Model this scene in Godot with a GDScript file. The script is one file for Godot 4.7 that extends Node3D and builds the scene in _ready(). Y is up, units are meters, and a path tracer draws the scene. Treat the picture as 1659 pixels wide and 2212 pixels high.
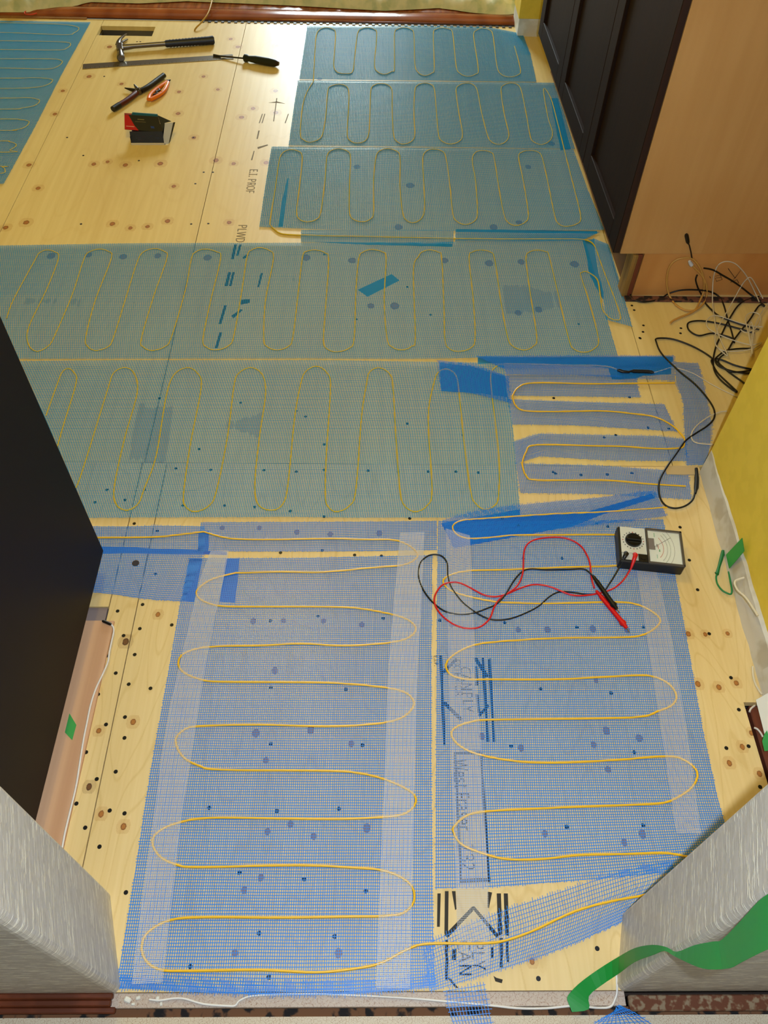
extends Node3D
# A kitchen floor of plywood sheets, half covered with blue heating mats, seen from the doorway.
# Units are metres; y = 0 is the top of the plywood; x runs across the room and -z away from the doorway.

var mats := {}
var taken := {}
var rng := RandomNumberGenerator.new()

# ---------------------------------------------------------------- mesh builder
class MB:
	var v := PackedVector3Array()
	var n := PackedVector3Array()
	var uv := PackedVector2Array()
	var ix := PackedInt32Array()
	func tri(a: Vector3, b: Vector3, c: Vector3, nn := Vector3.ZERO) -> void:
		var g := (b - a).cross(c - a)
		if nn == Vector3.ZERO: nn = g.normalized()
		var k := v.size()
		v.append(a); v.append(b); v.append(c)
		n.append(nn); n.append(nn); n.append(nn)
		uv.append(Vector2(a.x, a.z)); uv.append(Vector2(b.x, b.z)); uv.append(Vector2(c.x, c.z))
		if g.dot(nn) > 0.0: ix.append_array([k, k + 2, k + 1])
		else: ix.append_array([k, k + 1, k + 2])
	func quad(a: Vector3, b: Vector3, c: Vector3, d: Vector3, nn := Vector3.ZERO, t := []) -> void:
		var g := (b - a).cross(c - a)
		if nn == Vector3.ZERO: nn = g.normalized()
		var k := v.size()
		v.append(a); v.append(b); v.append(c); v.append(d)
		for i in 4: n.append(nn)
		if t.is_empty():
			uv.append(Vector2(a.x, a.z)); uv.append(Vector2(b.x, b.z)); uv.append(Vector2(c.x, c.z)); uv.append(Vector2(d.x, d.z))
		else:
			for i in 4: uv.append(t[i])
		if g.dot(nn) > 0.0: ix.append_array([k, k + 2, k + 1, k, k + 3, k + 2])
		else: ix.append_array([k, k + 1, k + 2, k, k + 2, k + 3])
	func box(lo: Vector3, hi: Vector3) -> void:
		var p := func(i: int, j: int, k: int) -> Vector3: return Vector3(hi.x if i else lo.x, hi.y if j else lo.y, hi.z if k else lo.z)
		quad(p.call(0, 1, 0), p.call(1, 1, 0), p.call(1, 1, 1), p.call(0, 1, 1), Vector3.UP)
		quad(p.call(0, 0, 0), p.call(1, 0, 0), p.call(1, 0, 1), p.call(0, 0, 1), Vector3.DOWN)
		quad(p.call(0, 0, 0), p.call(0, 1, 0), p.call(0, 1, 1), p.call(0, 0, 1), Vector3.LEFT)
		quad(p.call(1, 0, 0), p.call(1, 1, 0), p.call(1, 1, 1), p.call(1, 0, 1), Vector3.RIGHT)
		quad(p.call(0, 0, 0), p.call(1, 0, 0), p.call(1, 1, 0), p.call(0, 1, 0), Vector3.FORWARD)
		quad(p.call(0, 0, 1), p.call(1, 0, 1), p.call(1, 1, 1), p.call(0, 1, 1), Vector3.BACK)
	func cbox(lo: Vector3, hi: Vector3, b: float) -> void:      # box with chamfered edges
		var c := (lo + hi) / 2.0
		var h := (hi - lo) / 2.0
		var P := func(ax: int, s: Vector3) -> Vector3:
			var e := h - Vector3(b, b, b)
			e[ax] = h[ax]
			return c + e * s
		for ax in 3:
			var u := (ax + 1) % 3
			var w := (ax + 2) % 3
			for s in [-1.0, 1.0]:
				var q := []
				for k in [[-1.0, -1.0], [1.0, -1.0], [1.0, 1.0], [-1.0, 1.0]]:
					var sg := Vector3.ZERO
					sg[ax] = s; sg[u] = k[0]; sg[w] = k[1]
					q.append(P.call(ax, sg))
				var nn := Vector3.ZERO
				nn[ax] = s
				quad(q[0], q[1], q[2], q[3], nn)
			for s in [-1.0, 1.0]:
				for r in [-1.0, 1.0]:
					var s1 := Vector3.ZERO
					s1[u] = s; s1[w] = r; s1[ax] = -1.0
					var s2 := s1
					s2[ax] = 1.0
					var nn2 := Vector3.ZERO
					nn2[u] = s; nn2[w] = r
					quad(P.call(u, s1), P.call(u, s2), P.call(w, s2), P.call(w, s1), nn2.normalized())
		for sx in [-1.0, 1.0]:
			for sy in [-1.0, 1.0]:
				for sz in [-1.0, 1.0]:
					var s3 := Vector3(sx, sy, sz)
					tri(P.call(0, s3), P.call(1, s3), P.call(2, s3), s3.normalized())
	func prism(poly: PackedVector2Array, y0: float, y1: float) -> void:      # outline on the floor plane, from y0 up to y1
		var t := Geometry2D.triangulate_polygon(poly)
		for i in range(0, t.size(), 3):
			var a := poly[t[i]]
			var b := poly[t[i + 1]]
			var c := poly[t[i + 2]]
			tri(Vector3(a.x, y1, a.y), Vector3(b.x, y1, b.y), Vector3(c.x, y1, c.y), Vector3.UP)
			tri(Vector3(a.x, y0, a.y), Vector3(b.x, y0, b.y), Vector3(c.x, y0, c.y), Vector3.DOWN)
		var cw := Geometry2D.is_polygon_clockwise(poly)
		for i in poly.size():
			var a := poly[i]
			var b := poly[(i + 1) % poly.size()]
			var d := b - a
			var nn := Vector3(d.y, 0, -d.x) if not cw else Vector3(-d.y, 0, d.x)
			quad(Vector3(a.x, y0, a.y), Vector3(b.x, y0, b.y), Vector3(b.x, y1, b.y), Vector3(a.x, y1, a.y), nn.normalized())
	func tube(p: PackedVector3Array, radii, sides := 6, flat := 1.0) -> void:      # swept ring; flat squashes it in height
		var m := p.size()
		var k0 := v.size()
		var ref := Vector3.UP
		for i in m:
			var d := (p[mini(i + 1, m - 1)] - p[maxi(i - 1, 0)]).normalized()
			if absf(d.dot(ref)) > 0.95: ref = Vector3.RIGHT if absf(d.x) < 0.9 else Vector3.BACK
			var s := d.cross(ref).normalized()
			var t := s.cross(d).normalized()
			var r: float = radii[i] if radii is Array or radii is PackedFloat32Array else radii
			for j in sides + 1:
				var a := TAU * j / sides
				var o := s * cos(a) + t * sin(a) * flat
				v.append(p[i] + o * r); n.append((s * cos(a) * flat + t * sin(a)).normalized()); uv.append(Vector2(float(j) / sides, float(i) / m))
		for i in m - 1:
			for j in sides:
				var a := k0 + i * (sides + 1) + j
				var b := a + sides + 1
				ix.append_array([a, a + 1, b, a + 1, b + 1, b])
		for e in [0, m - 1]:
			var d := (p[1] - p[0]).normalized() * -1.0 if e == 0 else (p[m - 1] - p[m - 2]).normalized()
			for j in sides:
				var b0 := k0 + int(e) * (sides + 1) + j
				tri(p[e], v[b0], v[b0 + 1], d)
	func strand(p: PackedVector3Array, w: float, h: float) -> void:      # a flat thread: top and two sides
		for i in p.size() - 1:
			var a := p[i]
			var b := p[i + 1]
			var d := b - a
			var s := Vector3(-d.z, 0, d.x).normalized() * (w / 2.0)
			var u := Vector3(0, h, 0)
			var k := v.size()
			v.append(a - s + u); v.append(a + s + u); v.append(b + s + u); v.append(b - s + u)
			n.append(Vector3.UP); n.append(Vector3.UP); n.append(Vector3.UP); n.append(Vector3.UP)
			ix.append_array([k, k + 2, k + 1, k, k + 3, k + 2])
			for q in [-1.0, 1.0]:
				k = v.size()
				var nn: Vector3 = s.normalized() * q
				v.append(a + s * q); v.append(b + s * q); v.append(b + s * q + u); v.append(a + s * q + u)
				n.append(nn); n.append(nn); n.append(nn); n.append(nn)
				if q > 0.0: ix.append_array([k, k + 2, k + 1, k, k + 3, k + 2])
				else: ix.append_array([k, k + 1, k + 2, k, k + 2, k + 3])
	func mesh() -> ArrayMesh:
		var a := []
		a.resize(Mesh.ARRAY_MAX)
		a[Mesh.ARRAY_VERTEX] = v
		a[Mesh.ARRAY_NORMAL] = n
		if uv.size() == v.size(): a[Mesh.ARRAY_TEX_UV] = uv
		a[Mesh.ARRAY_INDEX] = ix
		var r := ArrayMesh.new()
		r.add_surface_from_arrays(Mesh.PRIMITIVE_TRIANGLES, a)
		return r

# ---------------------------------------------------------------- small helpers
func numbered(called: String) -> String:
	var k: int = taken.get(called, -1) + 1
	taken[called] = k
	return called if k == 0 else "%s_%03d" % [called, k]

func thing(called: String, label: String, category: String, at := Vector3.ZERO, turn := 0.0, group := "") -> Node3D:
	var o := Node3D.new()
	o.name = numbered(called)
	add_child(o)
	o.position = at
	o.rotation.y = turn
	o.set_meta("label", label)
	o.set_meta("category", category)
	if group: o.set_meta("group", group)
	return o

func structure(called: String, label := "") -> Node3D:
	var o := Node3D.new()
	o.name = called
	add_child(o)
	o.set_meta("kind", "structure")
	if label: o.set_meta("label", label)
	return o

func part(called: String, b, m: Material, parent: Node3D, stuff := false) -> MeshInstance3D:
	var o := MeshInstance3D.new()
	o.name = called
	o.mesh = b.mesh() if b is MB else b
	o.material_override = m
	o.cast_shadow = GeometryInstance3D.SHADOW_CASTING_SETTING_ON
	parent.add_child(o, true)
	if stuff: o.set_meta("kind", "stuff")
	return o

func solid(called: String, label: String, category: String, b, m: Material, group := "") -> MeshInstance3D:      # a thing that is one mesh
	var o := part(numbered(called), b, m, self)
	o.set_meta("label", label)
	o.set_meta("category", category)
	if group: o.set_meta("group", group)
	return o

func slab(called: String, lo: Vector3, hi: Vector3, m: Material, label := "") -> MeshInstance3D:
	var b := MB.new()
	b.box(lo, hi)
	var o := part(called, b, m, self)
	o.set_meta("kind", "structure")
	if label: o.set_meta("label", label)
	return o

func flat(c: Color, rough := 0.6, metal := 0.0, spec := 0.5) -> StandardMaterial3D:
	var key := [c, rough, metal, spec]
	if mats.has(key): return mats[key]
	var m := StandardMaterial3D.new()
	m.albedo_color = c
	m.roughness = rough
	m.metallic = metal
	m.metallic_specular = spec
	mats[key] = m
	return m

func q2(a: Array) -> PackedVector2Array:
	var r := PackedVector2Array()
	for i in range(0, a.size(), 2): r.append(Vector2(a[i], a[i + 1]))
	return r

func q3(a: Array) -> PackedVector3Array:
	var r := PackedVector3Array()
	for i in range(0, a.size(), 3): r.append(Vector3(a[i], a[i + 1], a[i + 2]))
	return r

func lift(a: PackedVector2Array, y: float) -> PackedVector3Array:
	var r := PackedVector3Array()
	for p in a: r.append(Vector3(p.x, y, p.y))
	return r

func smooth(p: PackedVector3Array, k := 5) -> PackedVector3Array:      # Catmull-Rom through the points
	var r := PackedVector3Array()
	var m := p.size()
	for i in m - 1:
		var a := p[maxi(i - 1, 0)]
		var d := p[mini(i + 2, m - 1)]
		for j in k:
			r.append(p[i].cubic_interpolate(p[i + 1], a, d, float(j) / k))
	r.append(p[m - 1])
	return r

func wire(called: String, p: PackedVector3Array, r: float, m: Material, parent: Node3D, k := 5, sides := 6) -> MeshInstance3D:
	var b := MB.new()
	b.tube(smooth(p, k), r, sides)
	return part(called, b, m, parent)

func along(poly: PackedVector2Array, u: float) -> Vector2:
	var total := 0.0
	for i in poly.size() - 1: total += poly[i].distance_to(poly[i + 1])
	var want := u * total
	for i in poly.size() - 1:
		var d := poly[i].distance_to(poly[i + 1])
		if want <= d or i == poly.size() - 2:
			return poly[i] + (poly[i + 1] - poly[i]) * (want / maxf(d, 1e-6))
		want -= d
	return poly[poly.size() - 1]

# A woven net over a patch of floor. rows: outlines from the far side to the near side, each from left to right.
func net(rows: Array, pitch_u: float, pitch_v: float, w: float, y: float, h: float, wob := 0.0006, fringe := 0.004, w2 := 0.0) -> MB:
	var b := MB.new()
	b.uv = PackedVector2Array()
	var at: Array[PackedVector2Array] = []
	var K := 25
	for r in rows:
		var p := PackedVector2Array()
		var poly: PackedVector2Array = r
		for i in K: p.append(along(poly, float(i) / (K - 1)))
		at.append(p)
	var vs := [0.0]
	for i in rows.size() - 1:
		var s := 0.0
		for j in K: s += at[i][j].distance_to(at[i + 1][j])
		vs.append(vs[i] + s / K)
	var deep: float = vs[vs.size() - 1]
	var wide := 0.0
	for j in K - 1: wide += at[at.size() / 2][j].distance_to(at[at.size() / 2][j + 1])
	var point := func(u: float, d: float) -> Vector2:      # d in metres from the far row; outside values run on straight
		var i := 0
		while i < vs.size() - 2 and d > vs[i + 1]: i += 1
		var t: float = (d - vs[i]) / maxf(vs[i + 1] - vs[i], 1e-6)
		var f := clampf(u, 0.0, 1.0) * (K - 1)
		var j := mini(int(f), K - 2)
		var x := f - j + (u - clampf(u, 0.0, 1.0)) * (K - 1)
		var a: Vector2 = at[i][j] + (at[i][j + 1] - at[i][j]) * x
		var c: Vector2 = at[i + 1][j] + (at[i + 1][j + 1] - at[i + 1][j]) * x
		return a + (c - a) * t
	var nu := int(wide / pitch_u)
	var nv := int(deep / pitch_v)
	var fu := fringe / wide
	var noise := FastNoiseLite.new()
	noise.seed = rng.randi() % 1000
	noise.frequency = 6.0
	for i in nu + 1:      # threads that run away from the near side
		var u := float(i) / nu
		var seg := clampi(int(deep / 0.07), 3, 18)
		var p := PackedVector3Array()
		var j0 := rng.randf_range(-0.0002, 0.0002)
		var f0 := rng.randf_range(0.2, 1.0) * fringe
		var f1 := rng.randf_range(0.2, 1.0) * fringe
		for k in seg + 1:
			var d := -f0 + (deep + f0 + f1) * k / seg
			var q: Vector2 = point.call(u, d)
			p.append(Vector3(q.x + j0 + wob * noise.get_noise_2d(q.x, q.y), y + h * 0.5, q.y))
		b.strand(p, w, h)
	for i in nv + 1:      # threads across
		var d := deep * i / nv
		var seg2 := clampi(int(wide / 0.07), 3, 24)
		var p2 := PackedVector3Array()
		var j1 := rng.randf_range(-0.0003, 0.0003)
		var e0 := rng.randf_range(0.2, 1.0) * fu
		var e1 := rng.randf_range(0.2, 1.0) * fu
		for k in seg2 + 1:
			var u2 := -e0 + (1.0 + e0 + e1) * k / seg2
			var q2_: Vector2 = point.call(u2, d)
			p2.append(Vector3(q2_.x, y, q2_.y + j1 + 2.0 * wob * noise.get_noise_2d(q2_.x + 9.0, q2_.y)))
		b.strand(p2, w2 if w2 > 0.0 else w, h)
	return b

# ---------------------------------------------------------------- computed textures
func texture(img: Image) -> ImageTexture:
	img.generate_mipmaps()
	return ImageTexture.create_from_image(img)

func grain(w: int, h: int, freq: float, sd: int, sw: int, sh: int) -> PackedByteArray:      # noise drawn small and stretched to w x h
	var f := FastNoiseLite.new()
	f.seed = sd
	f.frequency = freq
	f.fractal_octaves = 3
	var im := f.get_image(sw, sh, false, false, true)
	im.resize(w, h, Image.INTERPOLATE_CUBIC)
	return im.get_data()

# Plywood face: grain along z, loops of growth rings, knots and filled spots where the photograph has them.
func ply(x0: float, z0: float, wx: float, dz: float, res: float, knots: Array, sd: int, light: Color, dark: Color, grime := [], rings := 4) -> ImageTexture:
	var w := int(wx / res)
	var h := int(dz / res)
	var fine := grain(w, h, 0.09, sd, w, maxi(8, h / 40))
	var broad := grain(w, h, 0.02, sd + 1, w / 4, maxi(8, h / 12))
	var ring := grain(w, h, 0.03, sd + 2, w / 8, maxi(8, h / 40))
	var data := PackedByteArray()
	data.resize(w * h * 3)
	var lut := PackedByteArray()
	for i in 256:
		var c := light.lerp(dark, i / 255.0)
		lut.append_array([int(c.r * 255), int(c.g * 255), int(c.b * 255)])
	for i in w * h:
		var band: int = absi(((ring[i] * 9) & 255) - 128)
		var s := (fine[i] * 5 + broad[i] * 5) / 16
		if band < 24: s += (24 - band) * rings
		s = clampi(s, 0, 255) * 3
		data[i * 3] = lut[s]; data[i * 3 + 1] = lut[s + 1]; data[i * 3 + 2] = lut[s + 2]
	for k in knots:      # x, z, radius, kind
		var cx: float = (k[0] - x0) / res
		var cz: float = (k[1] - z0) / res
		var r: float = maxf(k[2] / res, 1.2)
		var mid := Color(0.66, 0.42, 0.18)
		var rim := Color(0.45, 0.27, 0.12)
		if k[3] == 1: mid = Color(0.42, 0.27, 0.13); rim = Color(0.22, 0.13, 0.07)
		elif k[3] == 2: mid = Color(0.60, 0.44, 0.36); rim = Color(0.52, 0.37, 0.30)
		var R := int(r * 2.6)
		for yy in range(maxi(0, int(cz) - R), mini(h, int(cz) + R + 1)):
			for xx in range(maxi(0, int(cx) - R), mini(w, int(cx) + R + 1)):
				var d := Vector2(xx - cx, (yy - cz) * 0.8).length() / r
				d += (fine[yy * w + xx] - 128) / 900.0
				var i := (yy * w + xx) * 3
				var here := Color8(data[i], data[i + 1], data[i + 2])
				if d < 0.72: here = mid
				elif d < 1.0: here = rim.lerp(mid, 0.3)
				elif d < 2.5 and k[3] != 2: here = here.lerp(mid, 0.10 + (0.14 if int(d * 6.0) % 2 == 0 else 0.0))
				data[i] = int(here.r * 255); data[i + 1] = int(here.g * 255); data[i + 2] = int(here.b * 255)
	for g in grime:      # x0, z0, x1, z1 of a dirty patch; its outline is broken by the grain
		for yy in range(maxi(0, int((g[1] - z0) / res)), mini(h, int((g[3] - z0) / res))):
			for xx in range(maxi(0, int((g[0] - x0) / res)), mini(w, int((g[2] - x0) / res))):
				var i := yy * w + xx
				var e := minf(minf(xx - (g[0] - x0) / res, (g[2] - x0) / res - xx), minf(yy - (g[1] - z0) / res, (g[3] - z0) / res - yy))
				if broad[i] + fine[i] / 4 < 215 - mini(int(e * 5.0), 90): continue
				data[i * 3] = data[i * 3] * 88 / 100; data[i * 3 + 1] = data[i * 3 + 1] * 87 / 100; data[i * 3 + 2] = data[i * 3 + 2] * 92 / 100
	return texture(Image.create_from_data(w, h, false, Image.FORMAT_RGB8, data))

func ply_material(x0: float, z0: float, wx: float, dz: float, t: Texture2D, rough: float) -> StandardMaterial3D:
	var m := StandardMaterial3D.new()
	m.albedo_texture = t
	m.roughness = rough
	m.uv1_scale = Vector3(1.0 / wx, 1.0 / dz, 1)
	m.uv1_offset = Vector3(-x0 / wx, -z0 / dz, 0)
	return m

func wood(light: Color, dark: Color, scale: Vector3, rough: float, sd: int) -> StandardMaterial3D:      # plain boards, grain by world place
	var key := ["wood", light, dark, scale, rough, sd]
	if mats.has(key): return mats[key]
	var f := grain(256, 256, 0.05, sd, 256, 10)
	var im := Image.create(256, 256, false, Image.FORMAT_RGB8)
	for y in 256:
		for x in 256: im.set_pixel(x, y, light.lerp(dark, f[y * 256 + x] / 255.0))
	var m := StandardMaterial3D.new()
	m.albedo_texture = texture(im)
	m.roughness = rough
	m.uv1_triplanar = true
	m.uv1_world_triplanar = true
	m.uv1_scale = scale
	mats[key] = m
	return m

func wallpaper() -> StandardMaterial3D:      # silvery paper with short raised threads lying level
	var im := Image.create(512, 512, false, Image.FORMAT_RGB8)
	var hm := Image.create(512, 512, false, Image.FORMAT_L8)
	im.fill(Color(0.78, 0.75, 0.71))
	hm.fill(Color(0.3, 0.3, 0.3))
	for k in 3000:
		var x := rng.randi() % 512
		var y := rng.randi() % 512
		var l := rng.randi_range(14, 50)
		var c := Color(0.78, 0.75, 0.70).lerp(Color(0.70, 0.67, 0.62), rng.randf())
		if k > 2500: c = Color(1.0, 0.98, 0.90).lerp(Color(0.86, 0.83, 0.76), rng.randf())
		var tk := 2 + (rng.randi() % 3 if k > 2500 else 2)
		for i in l:
			var yy := y + int(sin(i * 0.10 + k) * 1.6)
			var half := int(tk * minf(1.0, minf(i, l - i) / 6.0) + 0.5)
			for j in half:
				im.set_pixel((x + i) % 512, (yy + j + 512) % 512, c)
				if k > 2500: hm.set_pixel((x + i) % 512, (yy + j + 512) % 512, Color(0.9, 0.9, 0.9))
	var m := StandardMaterial3D.new()
	m.albedo_texture = texture(im)
	m.roughness = 0.42
	m.metallic = 0.1
	m.heightmap_enabled = true
	m.heightmap_texture = texture(hm)
	m.heightmap_scale = 0.06
	m.uv1_triplanar = true
	m.uv1_world_triplanar = true
	m.uv1_scale = Vector3(3.0, 3.0, 3.0)
	return m

func terrazzo(scale: float, sd: int, chips: Array, bed: Color) -> StandardMaterial3D:      # stone chips set in cement
	var f := FastNoiseLite.new()
	f.seed = sd
	f.noise_type = FastNoiseLite.TYPE_CELLULAR
	f.frequency = 0.045
	f.cellular_jitter = 1.0
	f.cellular_return_type = FastNoiseLite.RETURN_CELL_VALUE
	var cells := f.get_image(512, 512, false, false, true).get_data()
	f.cellular_return_type = FastNoiseLite.RETURN_DISTANCE2_SUB
	var edge := f.get_image(512, 512, false, false, true).get_data()
	var im := Image.create(512, 512, false, Image.FORMAT_RGB8)
	for i in 512 * 512:
		var c: Color = chips[(cells[i] * 7) % chips.size()]
		if edge[i] < 26: c = bed
		elif edge[i] < 40: c = c.lerp(bed, 0.4)
		im.set_pixel(i % 512, i / 512, c)
	var m := StandardMaterial3D.new()
	m.albedo_texture = texture(im)
	m.roughness = 0.5
	m.uv1_triplanar = true
	m.uv1_world_triplanar = true
	m.uv1_scale = Vector3(scale, scale, scale)
	return m

func spotted(a: Color, b: Color, freq: float, scale: float, rough: float, sd: int, lo := 0.35, hi := 0.65) -> StandardMaterial3D:      # blotches of b on a
	var f := FastNoiseLite.new()
	f.seed = sd
	f.frequency = freq
	f.fractal_octaves = 4
	var d := f.get_image(256, 256, false, false, true).get_data()
	var im := Image.create(256, 256, false, Image.FORMAT_RGB8)
	for i in 256 * 256: im.set_pixel(i % 256, i / 256, a.lerp(b, smoothstep(lo, hi, d[i] / 255.0)))
	var m := StandardMaterial3D.new()
	m.albedo_texture = texture(im)
	m.roughness = rough
	m.uv1_triplanar = true
	m.uv1_world_triplanar = true
	m.uv1_scale = Vector3(scale, scale, scale)
	return m

func _ready() -> void:
	rng.seed = 20
	view()
	shell()
	plywood()
	large_things()
	heating_mats()
	tapes()
	tools()
	meter()
	cords()
	trims()

# ---------------------------------------------------------------- camera, sky, lights, exposure
func view() -> void:
	var cam := Camera3D.new()
	cam.name = "camera"
	cam.fov = 64.36
	cam.near = 0.02
	cam.transform = Transform3D(Basis(Vector3(0.99979829, 0.01903339, 0.00641139), Vector3(-0.00662193, 0.61376964, -0.7894574), Vector3(-0.01896116, 0.7892557, 0.61377187)).orthonormalized(), Vector3(0, 1.6, 0))
	add_child(cam)
	cam.current = true
	var e := Environment.new()
	e.background_mode = Environment.BG_SKY
	var sky := Sky.new()
	var sm := ProceduralSkyMaterial.new()
	sm.sky_top_color = Color(0.80, 0.88, 1.0)
	sm.sky_horizon_color = Color(0.92, 0.95, 1.0)
	sm.ground_bottom_color = Color(0.5, 0.5, 0.45)
	sm.ground_horizon_color = Color(0.8, 0.8, 0.78)
	sm.sky_energy_multiplier = 2.6
	sky.sky_material = sm
	e.sky = sky
	e.tonemap_mode = Environment.TONE_MAPPER_LINEAR
	e.tonemap_exposure = 1.0
	e.sdfgi_enabled = true
	e.ssao_enabled = true
	e.ssil_enabled = true
	var we := WorldEnvironment.new()
	we.name = "environment"
	we.environment = e
	add_child(we)
	# the flash of the camera, a hand's breadth beside and above its lens
	var fl := SpotLight3D.new()
	fl.name = "camera_flash"
	fl.position = Vector3(0.09, 1.62, -0.035)
	fl.rotation_degrees = Vector3(-54, -2, 0)
	fl.spot_angle = 62.0
	fl.spot_angle_attenuation = 0.6
	fl.spot_range = 12.0
	fl.light_color = Color(0.90, 0.95, 1.0)
	fl.light_energy = 2.3
	fl.light_size = 0.012
	fl.shadow_enabled = true
	add_child(fl)
	# daylight that the window of the far room lets in
	var day := AreaLight3D.new()
	day.name = "window_daylight"
	day.area_size = Vector2(0.88, 0.78)
	day.position = Vector3(-0.27, 1.42, -7.42)
	day.rotation_degrees = Vector3(-25, 180, 0)      # the sky shines in from above
	day.area_range = 12.0
	day.light_color = Color(0.90, 0.97, 0.98)
	day.light_energy = 17.5
	day.shadow_enabled = true
	add_child(day)

# ---------------------------------------------------------------- room shell
func shell() -> void:
	var yellow := spotted(Color(0.90, 0.78, 0.25), Color(0.88, 0.76, 0.23), 0.05, 1.2, 0.6, 3)
	var white := flat(Color(0.82, 0.80, 0.74), 0.85)
	var paper := wallpaper()
	# the far room's hardwood floor ends in a nosing at the plywood
	var hard := wood(Color(0.62, 0.33, 0.15), Color(0.45, 0.20, 0.08), Vector3(3.0, 1, 0.5), 0.22, 11)
	var hf := structure("floor_hardwood", "red brown hardwood floor of the next room")
	for i in 9:
		var b := MB.new()
		b.cbox(Vector3(-3.2, -0.02, -4.24 - 0.37 * (i + 1) + 0.001), Vector3(2.4, 0.012, -4.24 - 0.37 * i), 0.0015)
		part("plank", b, hard, hf)
	var nose := MB.new()
	nose.tube(q3([-1.95, 0.004, -4.19, 0.68, 0.004, -4.19]), 0.055, 10, 0.28)
	part("nosing", nose, wood(Color(0.64, 0.36, 0.18), Color(0.48, 0.23, 0.10), Vector3(0.5, 2, 2), 0.16, 12), hf)
	slab("ceiling", Vector3(-3.3, 2.45, -7.7), Vector3(2.5, 2.55, 1.6), flat(Color(0.72, 0.68, 0.58), 0.9))
	slab("wall_left", Vector3(-3.3, -0.1, -7.7), Vector3(-3.2, 2.45, -0.20), yellow)
	slab("wall_right", Vector3(2.4, -0.1, -7.7), Vector3(2.5, 2.45, -0.20), yellow)
	# far wall round the window
	var wf := structure("wall_far")
	for r in [[-3.3, -0.1, -0.77, 2.45], [0.23, -0.1, 2.5, 2.45], [-0.77, -0.1, 0.23, 0.97], [-0.77, 1.87, 0.23, 2.45]]:
		var b := MB.new()
		b.box(Vector3(r[0], r[1], -7.7), Vector3(r[2], r[3], -7.55))
		part("wall_panel", b, flat(Color(0.50, 0.40, 0.24), 0.8), wf)
	var w1 := structure("window_1", "white framed window of the far room")
	for r in [[-0.77, 0.97, -0.72, 1.87], [0.18, 0.97, 0.23, 1.87], [-0.72, 0.97, 0.18, 1.02], [-0.72, 1.82, 0.18, 1.87], [-0.285, 1.02, -0.255, 1.82]]:
		var b := MB.new()
		b.cbox(Vector3(r[0], r[1], -7.62), Vector3(r[2], r[3], -7.56), 0.006)
		part("window_frame", b, flat(Color(0.9, 0.9, 0.88), 0.4), w1)
	var glass := StandardMaterial3D.new()
	glass.albedo_color = Color(1, 1, 1, 0.06)
	glass.transparency = BaseMaterial3D.TRANSPARENCY_ALPHA
	glass.roughness = 0.02
	for r in [[-0.72, -0.285], [-0.255, 0.18]]:
		var b := MB.new()
		b.box(Vector3(r[0], 1.02, -7.595), Vector3(r[1], 1.82, -7.59))
		part("pane", b, glass, w1)
	# doorway walls: silvery wallpaper, rounded corners
	var dl := MB.new()
	jamb(dl, -0.462, -0.418, -1.0, -0.366)
	var jl := part("wall_doorway_left", dl, paper, self)
	jl.set_meta("kind", "structure")
	jl.set_meta("label", "silver streaked wallpaper wall beside the refrigerator")
	var dr := MB.new()
	jamb(dr, 0.462, 0.434, 1.0, -0.331)
	var jr := part("wall_doorway_right", dr, paper, self)
	jr.set_meta("kind", "structure")
	jr.set_meta("label", "silver streaked wallpaper wall with the green tape")
	slab("wall_doorway_top", Vector3(-0.47, 2.1, -0.34), Vector3(0.47, 2.45, -0.21), white)
	# hall behind the camera
	slab("wall_hall_left", Vector3(-1.3, -0.05, -0.20), Vector3(-1.2, 2.45, 1.6), white)
	slab("wall_hall_right", Vector3(1.2, -0.05, -0.20), Vector3(1.3, 2.45, 1.6), white)
	slab("wall_hall_back", Vector3(-1.3, -0.05, 1.5), Vector3(1.3, 2.45, 1.6), white)
	var tz := terrazzo(9.0, 5, [Color(0.80, 0.76, 0.66), Color(0.72, 0.66, 0.55), Color(0.84, 0.80, 0.71), Color(0.70, 0.60, 0.50), Color(0.76, 0.71, 0.62)], Color(0.52, 0.38, 0.27))
	slab("floor_hall", Vector3(-1.3, -0.06, -0.171), Vector3(1.3, -0.006, 1.6), tz, "terrazzo hall floor of cream stone chips")
	# yellow partition on the right, bare plaster along its foot
	var py := structure("wall_partition", "yellow wall with a bare plaster foot")
	var b1 := MB.new()
	b1.box(Vector3(0.868, 0.05, -1.385), Vector3(0.98, 2.45, -0.34))
	part("painted_wall", b1, yellow, py)
	var b2 := MB.new()
	var wav := FastNoiseLite.new()
	wav.seed = 4
	wav.frequency = 9.0
	var prev := []
	for i in 49:
		var t := i / 48.0
		var z := -1.384 + 0.66 * t
		var wob := 0.003 * wav.get_noise_1d(z)
		var now := [Vector3(0.864 - 0.020 * t + wob, 0.0, z), Vector3(0.865 - 0.017 * t + 0.003 * wav.get_noise_1d(z + 5.0), 0.030, z), Vector3(0.867 - 0.009 * t + 0.5 * wob, 0.080 - 0.030 * t + 0.006 * wav.get_noise_1d(z + 9.0), z), Vector3(0.8685, 0.086 - 0.030 * t + 0.006 * wav.get_noise_1d(z + 9.0), z)]
		if i:
			for k in 3: b2.quad(prev[k], now[k], now[k + 1], prev[k + 1], [Vector3(-1, 0.05, 0), Vector3(-1, 0.1, 0), Vector3(-0.6, 0.8, 0)][k].normalized())
		prev = now
	b2.box(Vector3(0.8685, 0.0, -1.384), Vector3(0.978, 0.05, -0.36))
	part("plaster_foot", b2, spotted(Color(0.80, 0.78, 0.73), Color(0.72, 0.68, 0.60), 0.015, 2.5, 0.85, 8, 0.4, 0.8), py)
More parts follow.
